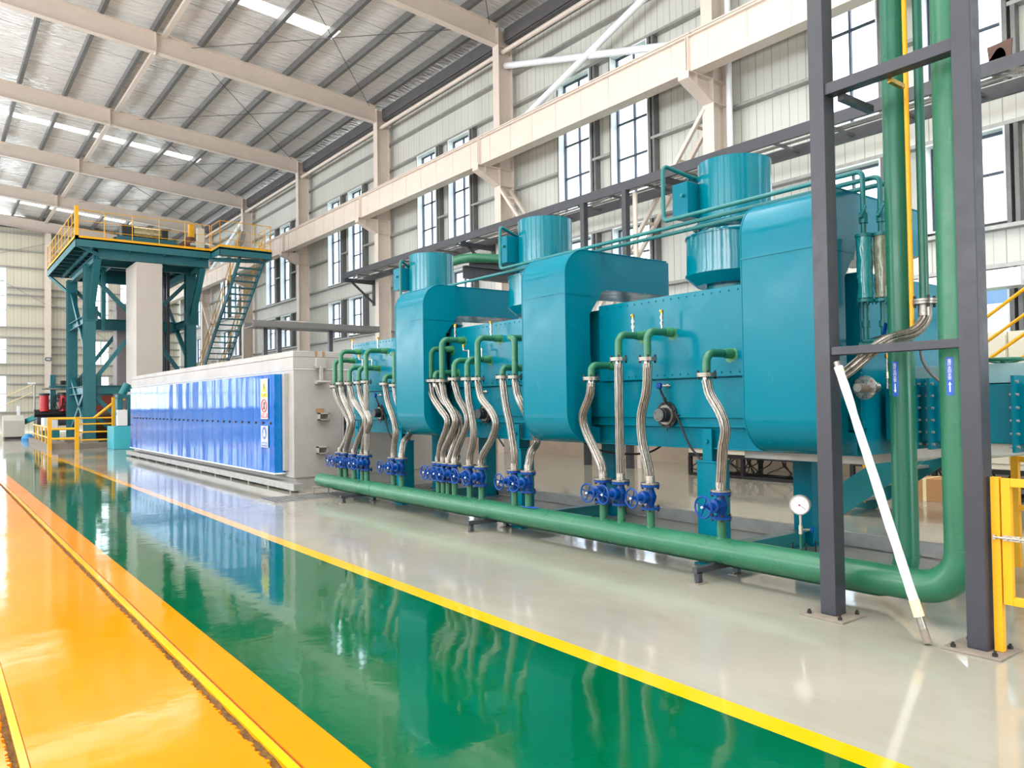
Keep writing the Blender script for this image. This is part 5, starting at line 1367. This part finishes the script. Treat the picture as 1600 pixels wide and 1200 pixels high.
# thin hanging pipes inside the tower
for (x, y, z0) in ((6.2, 38.0, 5.0), (6.5, 39.5, 5.5), (8.9, 38.0, 1.0), (9.1, 39.4, 1.5), (8.75, 40.2, 0.5)):
    MB().box(x-0.06, x+0.06, y-0.06, y+0.06, z0, 8.0).build('guide_bar', M['teal_dull'] if x < 8 else M['dark_steel'], tw)
# railings
rl = thing('platform_railing', (7, 38, 8.25), 'yellow handrail running round the tower platform', 'railing')
def rail_run(pts, zb, parent, nper, h=1.1, r=0.015, mat='yellow'):
    for i in range(len(pts)-1):
        a, c = Vector(pts[i]), Vector(pts[i+1])
        for hh in (h, h*0.62, h*0.3):
            MB().cyl((a.x, a.y, zb+hh), (c.x, c.y, zb+hh), r if hh == h else r*0.75, 8).build('rail', M[mat], parent)
        n = nper[i]
        for k in range(n+1):
            p = a.lerp(c, k/n); MB().cyl((p.x, p.y, zb), (p.x, p.y, zb+h), r, 8).build('post', M[mat], parent)
rail_run([(4.6, 42.75, 0), (4.6, 34.02, 0), (9.66, 34.02, 0)], 8.25, rl, [9, 5])
MB().box(4.56, 4.7, 33.98, 34.1, 8.25, 9.5).build('corner_post', M['yellow'], rl)
rail_run([(9.66, 42.75, 0), (4.6, 42.75, 0)], 8.25, rl, [5])
ld = thing('stair_landing', (10.8, 33.6, 8.0), 'teal landing with yellow railing beside the tower platform', 'landing')
MB().box(9.71, 11.92, 32.8, 34.4, 8.16, 8.22).build('deck', M['galv_dark'], ld)
MB().box(9.71, 11.92, 32.8, 32.82, 7.92, 8.25).box(11.9, 11.92, 32.8, 34.4, 7.92, 8.25).box(9.71, 9.73, 32.8, 34.0, 7.92, 8.25).build('edge_fascia', T, ld)
MB().box(9.7, 11.93, 32.78, 32.8, 8.25, 8.34).box(9.69, 9.71, 32.78, 34.0, 8.25, 8.34).build('toe_board', M['yellow'], ld)
rail_run([(9.73, 34.0, 0), (9.73, 32.82, 0), (11.88, 32.82, 0), (11.88, 34.3, 0)], 8.25, ld, [1, 3, 2])
st = thing('tower_stair', (11.2, 38, 0), 'long steep teal stair with yellow handrail up to the tower landing', 'stairs')
sa, sb = Vector((0, 33.3, 7.98)), Vector((0, 43.2, 0.0))
for x in (10.72, 11.76):
    MB().beam((x, sa.y, sa.z), (x, sb.y, sb.z), 0.05, 0.26).build('stringer', T, st)
    for hh in (1.05, 0.6): MB().cyl((x, sa.y, sa.z+hh), (x, sb.y, sb.z+hh), 0.018, 6).build('handrail', M['yellow'], st)
    for k in range(9):
        p = sa.lerp(sb, (k+0.3)/9); MB().cyl((x, p.y, p.z), (x, p.y, p.z+1.05), 0.018, 6).build('baluster', M['yellow'], st)
n = 32
for k in range(n):
    p = sa.lerp(sb, (k+0.5)/n); MB().box(10.745, 11.735, p.y-0.13, p.y+0.13, p.z-0.02, p.z+0.025).build('tread', T, st)
# grey strip ducts rising through the tower
M['duct_grey'] = paint('strip_duct_grey', srgb(196, 188, 180), 0.5, 0.03, 0.8)
M['duct_dim'] = paint('strip_duct_brown_grey', srgb(150, 140, 142), 0.5, 0.04, 0.8)
t = thing('strip_duct', (7.5, 36, 0), 'tall pale grey rectangular duct rising from the furnace into the platform', 'duct')
MB().box(6.77, 7.77, 34.1, 36.1, 0, 7.52).build('duct_box', M['duct_grey'], t, bevel=0.01)
MB().box(6.755, 7.785, 34.085, 36.115, 7.4, 7.44).build('top_flange', M['duct_grey'], t)
t = thing('strip_duct', (7.6, 41, 0), 'brown-grey rectangular duct standing behind the pale one in the tower', 'duct')
MB().box(7.1, 8.5, 40.0, 40.9, 0, 6.5).build('duct_box', M['duct_dim'], t, bevel=0.01)
MB().box(7.08, 8.52, 39.98, 40.92, 6.2, 6.5).build('top_flange', M['duct_dim'], t)
# roller unit on the platform
t = thing('roller_unit', (7.6, 37, 8.25), 'black roller unit with shiny drum on the tower platform', 'roller unit')
MB().cyl((7.2, 36.9, 9.27), (8.3, 36.9, 9.27), 0.27, 28).build('drum', paint('pale_brass_drum', srgb(206, 190, 150), 0.25, 0.05, 3, metallic=0.8), t)
for (xa, xb) in ((6.7, 7.2), (8.3, 8.6)): MB().box(xa, xb, 36.6, 37.2, 9.02, 9.54).build('bearing_block', M['black'], t, bevel=0.05)
MB().box(6.5, 8.9, 36.5, 37.3, 8.72, 9.02).build('cradle', M['tower_teal'], t)
MB().box(6.4, 6.7, 36.6, 37.2, 8.25, 8.95).box(8.6, 8.85, 36.6, 37.2, 8.25, 8.95).build('pedestal', M['black'], t)
MB().cyl((6.6, 36.4, 8.45), (8.8, 36.4, 8.45), 0.1, 14).build('lower_roller', M['black'], t)
t = thing('drive_motor', (9.4, 36.5, 8.25), 'brown drive motor with upright yellow cap on the tower platform', 'motor')
MB().box(9.0, 9.75, 36.2, 36.8, 8.25, 8.9).cyl((9.5, 36.5, 8.9), (9.5, 36.5, 9.25), 0.2, 16).build('gearbox', paint('motor_brown', srgb(110, 62, 44), 0.5, 0.08), t, bevel=0.03)
MB().box(9.42, 9.66, 36.35, 36.6, 9.25, 9.85).build('cap', M['yellow'], t, bevel=0.03)
t = thing('control_box', (9.6, 34.6, 8.6), 'cream upright control box at the platform rail', 'control box')
MB().box(9.28, 9.58, 34.5, 34.72, 8.3, 9.3).build('box', M['cab'], t, bevel=0.01)
tag(MB().cyl((9.3, 35.5, 8.75), (10.4, 33.6, 8.3), 0.09, 12).build('blower_pipe', M['galv']), 'shiny sloping blower pipe at the platform corner', 'pipe')
tag(MB().tube(spline([(11.4, 35.0, 9.4), (11.1, 34.6, 8.8), (10.7, 34.2, 8.35)], 6), 0.14, 12).build('air_hose', M['galv']), 'pale flexible air hose dropping to the landing', 'hose')

# green pipe frame in front of the tower stair
t = thing('green_pipe_stand', (9.3, 30, 0), 'pale green pipe frame before the tower stair', 'pipe frame')
for x, w in ((8.86, 0.13), (9.62, 0.2)): MB().box(x-w/2, x+w/2, 29.9, 30.1, 0, 2.42).build('post', M['pipe_teal'], t)
MB().cyl((8.6, 30.0, 2.46), (10.6, 30.0, 2.46), 0.05, 12).build('rail', M['pipe_green'], t)

# ------------------------------------------------------------------ fenced pit and machines at the foot of the tower
t = thing('yellow_fence', (4.7, 35, 0), 'yellow tube fence round the pit at the tower foot', 'fence')
F1, F2, F3 = (3.76, 34.4), (4.62, 33.9), (5.85, 33.7)
for (x, y) in (F1, F2): MB().box(x-0.07, x+0.07, y-0.07, y+0.07, 0, 1.25).build('post', M['yellow'], t)
MB().box(F3[0]-0.05, F3[0]+0.05, F3[1]-0.05, F3[1]+0.05, 0.88, 2.0).build('post', M['yellow'], t)
def tube2(p, q, r=0.04): MB().cyl(p, q, r, 8).build('rail', M['yellow'], t)
for z in (1.2, 0.8, 0.42): tube2((*F1, z), (*F2, z), 0.045)
for z in (1.2, 0.97, 0.66, 0.35): tube2((*F2, z), (*F3, z), 0.03)
for z in (0.85, 0.45): tube2((*F1, z), (3.98, 42.5, z), 0.035)
for i in range(1, 5):
    q = i/5; MB().cyl((F1[0]+0.22*q, F1[1]+8.1*q, 0.2), (F1[0]+0.22*q, F1[1]+8.1*q, 0.85), 0.03, 8).build('post', M['yellow'], t)
tube2((5.2, 33.8, 1.2), (5.82, 33.7, 1.75), 0.05); tube2((*F3, 1.9), (6.5, 33.6, 1.9), 0.03); tube2((*F3, 1.5), (6.5, 33.6, 1.5), 0.03)
t = thing('pit_kerb', (4.6, 38, 0), 'low grey concrete kerb under the yellow fence', 'kerb')
MB().box(3.85, 4.45, 34.5, 43, 0, 0.22).box(3.85, 6.0, 34.45, 34.9, 0, 0.2).build('kerb', M['base_dusty'], t)
M['cyan'] = paint('cyan_plinth_paint', srgb(70, 180, 196), 0.35, 0.04, 2)
tag(MB().box(5.62, 6.7, 32.3, 33.6, 0, 0.88).build('cyan_plinth', M['cyan'], bevel=0.02), 'light cyan machine plinth beside the blue cabinet\'s end', 'plinth')
t = thing('switch_box', (5.85, 31.0, 0.88), 'small white switch box above the cyan plinth', 'switch box')
MB().box(5.75, 6.1, 32.3, 32.55, 0.9, 1.5).build('box', M['white'], t, bevel=0.01)
MB().box(5.74, 5.75, 32.4, 32.45, 1.3, 1.42).build('handle', M['ink'], t)
t = thing('guide_machine', (6.1, 32.0, 0), 'narrow teal machine column with head at the blue cabinet\'s end', 'machine')
MB().box(5.8, 6.0, 32.6, 33.0, 0.88, 2.0).build('column', T, t, bevel=0.02)
MB().box(6.15, 6.4, 32.6, 33.0, 0.88, 2.0).build('column', T, t, bevel=0.02)
MB().box(5.8, 6.4, 32.55, 33.05, 1.95, 2.08).build('bridge', T, t)
MB().cyl((6.0, 32.8, 2.08), (6.2, 32.8, 2.5), 0.14, 12).cyl((6.2, 32.8, 2.3), (6.55, 32.8, 2.3), 0.1, 12).build('head', M['teal_dull'], t)
t = thing('coil_stand', (6.8, 42.8, 0), 'brown coil stand with red cover behind the tower legs', 'machine')
MB().box(6.3, 8.6, 44.6, 46, 1.35, 2.6).build('red_cover', paint('brick_red_cover', srgb(150, 66, 52), 0.5, 0.05), t, bevel=0.05)
MB().cyl((6.3, 43.4, 0.75), (8.6, 43.4, 0.75), 0.65, 24).build('coil', paint('brown_coil', srgb(96, 70, 50), 0.35, 0.1, metallic=0.4), t)
MB().box(6.2, 8.7, 43.0, 43.8, 0, 0.3).build('stand', M['black'], t)
# entry machine at the far end
t = thing('entry_machine', (5.2, 46, 0), 'cluttered teal entry machine with red cylinders left of the tower', 'machine')
t['label'] = 'cluttered teal entry machine with red cylinders between tower and end wall'
MB().box(5.0, 5.25, 45.4, 45.8, 0, 3.3).build('post', T, t)
MB().box(5.9, 6.15, 45.4, 45.8, 0, 3.2).build('post', T, t)
MB().box(5.0, 6.3, 45.3, 45.9, 2.55, 2.75).box(5.0, 6.3, 45.3, 45.9, 1.9, 2.05).build('cross_beam', T, t)
MB().cyl((4.3, 45.5, 1.35), (6.2, 45.5, 1.35), 0.2, 16).build('roller', M['black'], t)
MB().cyl((4.4, 45.3, 0.95), (6.2, 45.3, 0.95), 0.24, 16).build('roller', M['dark_steel'], t)
M['hyd_red'] = paint('hydraulic_red', srgb(196, 44, 50), 0.35, 0.05)
for x in (4.72, 5.55):
    MB().cyl((x, 45.2, 1.45), (x, 45.2, 2.25), 0.2, 16).build('red_cylinder', M['hyd_red'], t)
    MB().cyl((x, 45.2, 2.25), (x, 45.2, 2.35), 0.24, 16).build('cylinder_cap', M['black'], t)
MB().box(5.3, 6.1, 45.1, 45.3, 2.1, 2.4).box(5.4, 5.9, 45.0, 45.3, 2.8, 3.0).build('valve_block', M['black'], t, bevel=0.03)
b = MB()
for i in range(14):
    x = 5.1+random.random()*1.0; b.tube(spline([(x, 45.1, 2.3), (x+random.uniform(-0.2, 0.2), 44.95, 1.9), (x+random.uniform(-0.3, 0.3), 45.0, 1.5)], 5), 0.022, 6)
o = b.build('hydraulic_hoses', M['rubber'], t); o['kind'] = 'stuff'
MB().cyl((4.6, 45.3, 2.6), (5.9, 45.2, 2.55), 0.05, 10).build('cylinder_rod', M['steel'], t)
t = thing('oil_tank', (4.9, 43.5, 0), 'pale translucent tank inside the yellow fence', 'tank')
MB().box(4.35, 4.95, 42.0, 43.0, 0.55, 1.15).build('tank', M['white'], t, bevel=0.03)
MB().box(4.3, 5.0, 41.95, 43.05, 0, 0.55).build('tank_stand', M['teal_dull'], t)
t = thing('operator_desk', (3.7, 48.5, 0), 'grey-beige operator console desk with sloped top near the end wall', 'console')
M['desk'] = paint('desk_beige', srgb(196, 192, 180), 0.45, 0.03)
MB().prism([(48.3, 0.12), (49.3, 0.12), (49.3, 1.2), (48.9, 1.25), (48.3, 0.98)], 'x', 3.2, 4.15).build('body', M['desk'], t, bevel=0.015)
MB().box(3.25, 4.1, 48.35, 49.25, 0, 0.12).build('base', M['black'], t)
MB().box(3.85, 4.0, 48.95, 49.05, 1.22, 1.75).build('screen', M['white'], t, bevel=0.01)
t = thing('entry_platform', (3.6, 52, 0), 'teal entry platform with pale handrails beside the console', 'platform')
MB().beam((3.9, 49.5, 0.7), (4.9, 47.0, 1.35), 0.12, 0.25).build('stringer', M['teal_dull'], t)
for dz in (0.6, 1.05): MB().cyl((2.2, 53.0, 0.5+dz), (4.75, 51.0, 1.9+dz), 0.03, 8).build('handrail', paint('rail_cream', srgb(214, 196, 150), 0.45, 0.03), t)
MB().cyl((4.75, 50.0, 0), (4.75, 50.0, 3.0), 0.045, 10).build('lamp_post', M['galv'], t)
MB().box(4.45, 4.8, 49.9, 50.1, 2.95, 3.05).build('lamp_head', M['white'], t)
for dz in (1.45, 1.95, 2.45): MB().cyl((4.75, 50.0, dz), (6.3, 49.0, dz), 0.025, 8).build('guard_rail', M['galv'], t)
tag(MB().lathe((4.05, 45.5, 0), (0, 0, 1), [(0, 0.28), (0.12, 0.3), (0.3, 0.16), (0.34, 0.05)], 10).build('blue_bag', paint('blue_bag', srgb(60, 150, 210), 0.5, 0.1)), 'small blue bag on the floor by the fence', 'bag')
t = thing('column_plate', (6.55, 60.4, 4.9), 'dark-rimmed plate on the end wall column', 'plate')
b = MB(); pl = [(6.42, 5.05), (6.68, 5.05), (6.74, 5.0), (6.74, 4.85), (6.68, 4.8), (6.42, 4.8), (6.36, 4.85), (6.36, 5.0)]
b.prism(pl, 'y', 60.47, 60.495); b.build('rim', M['ink'], t)
MB().box(6.42, 6.68, 60.455, 60.47, 4.85, 5.0).build('face', M['notice'], t)
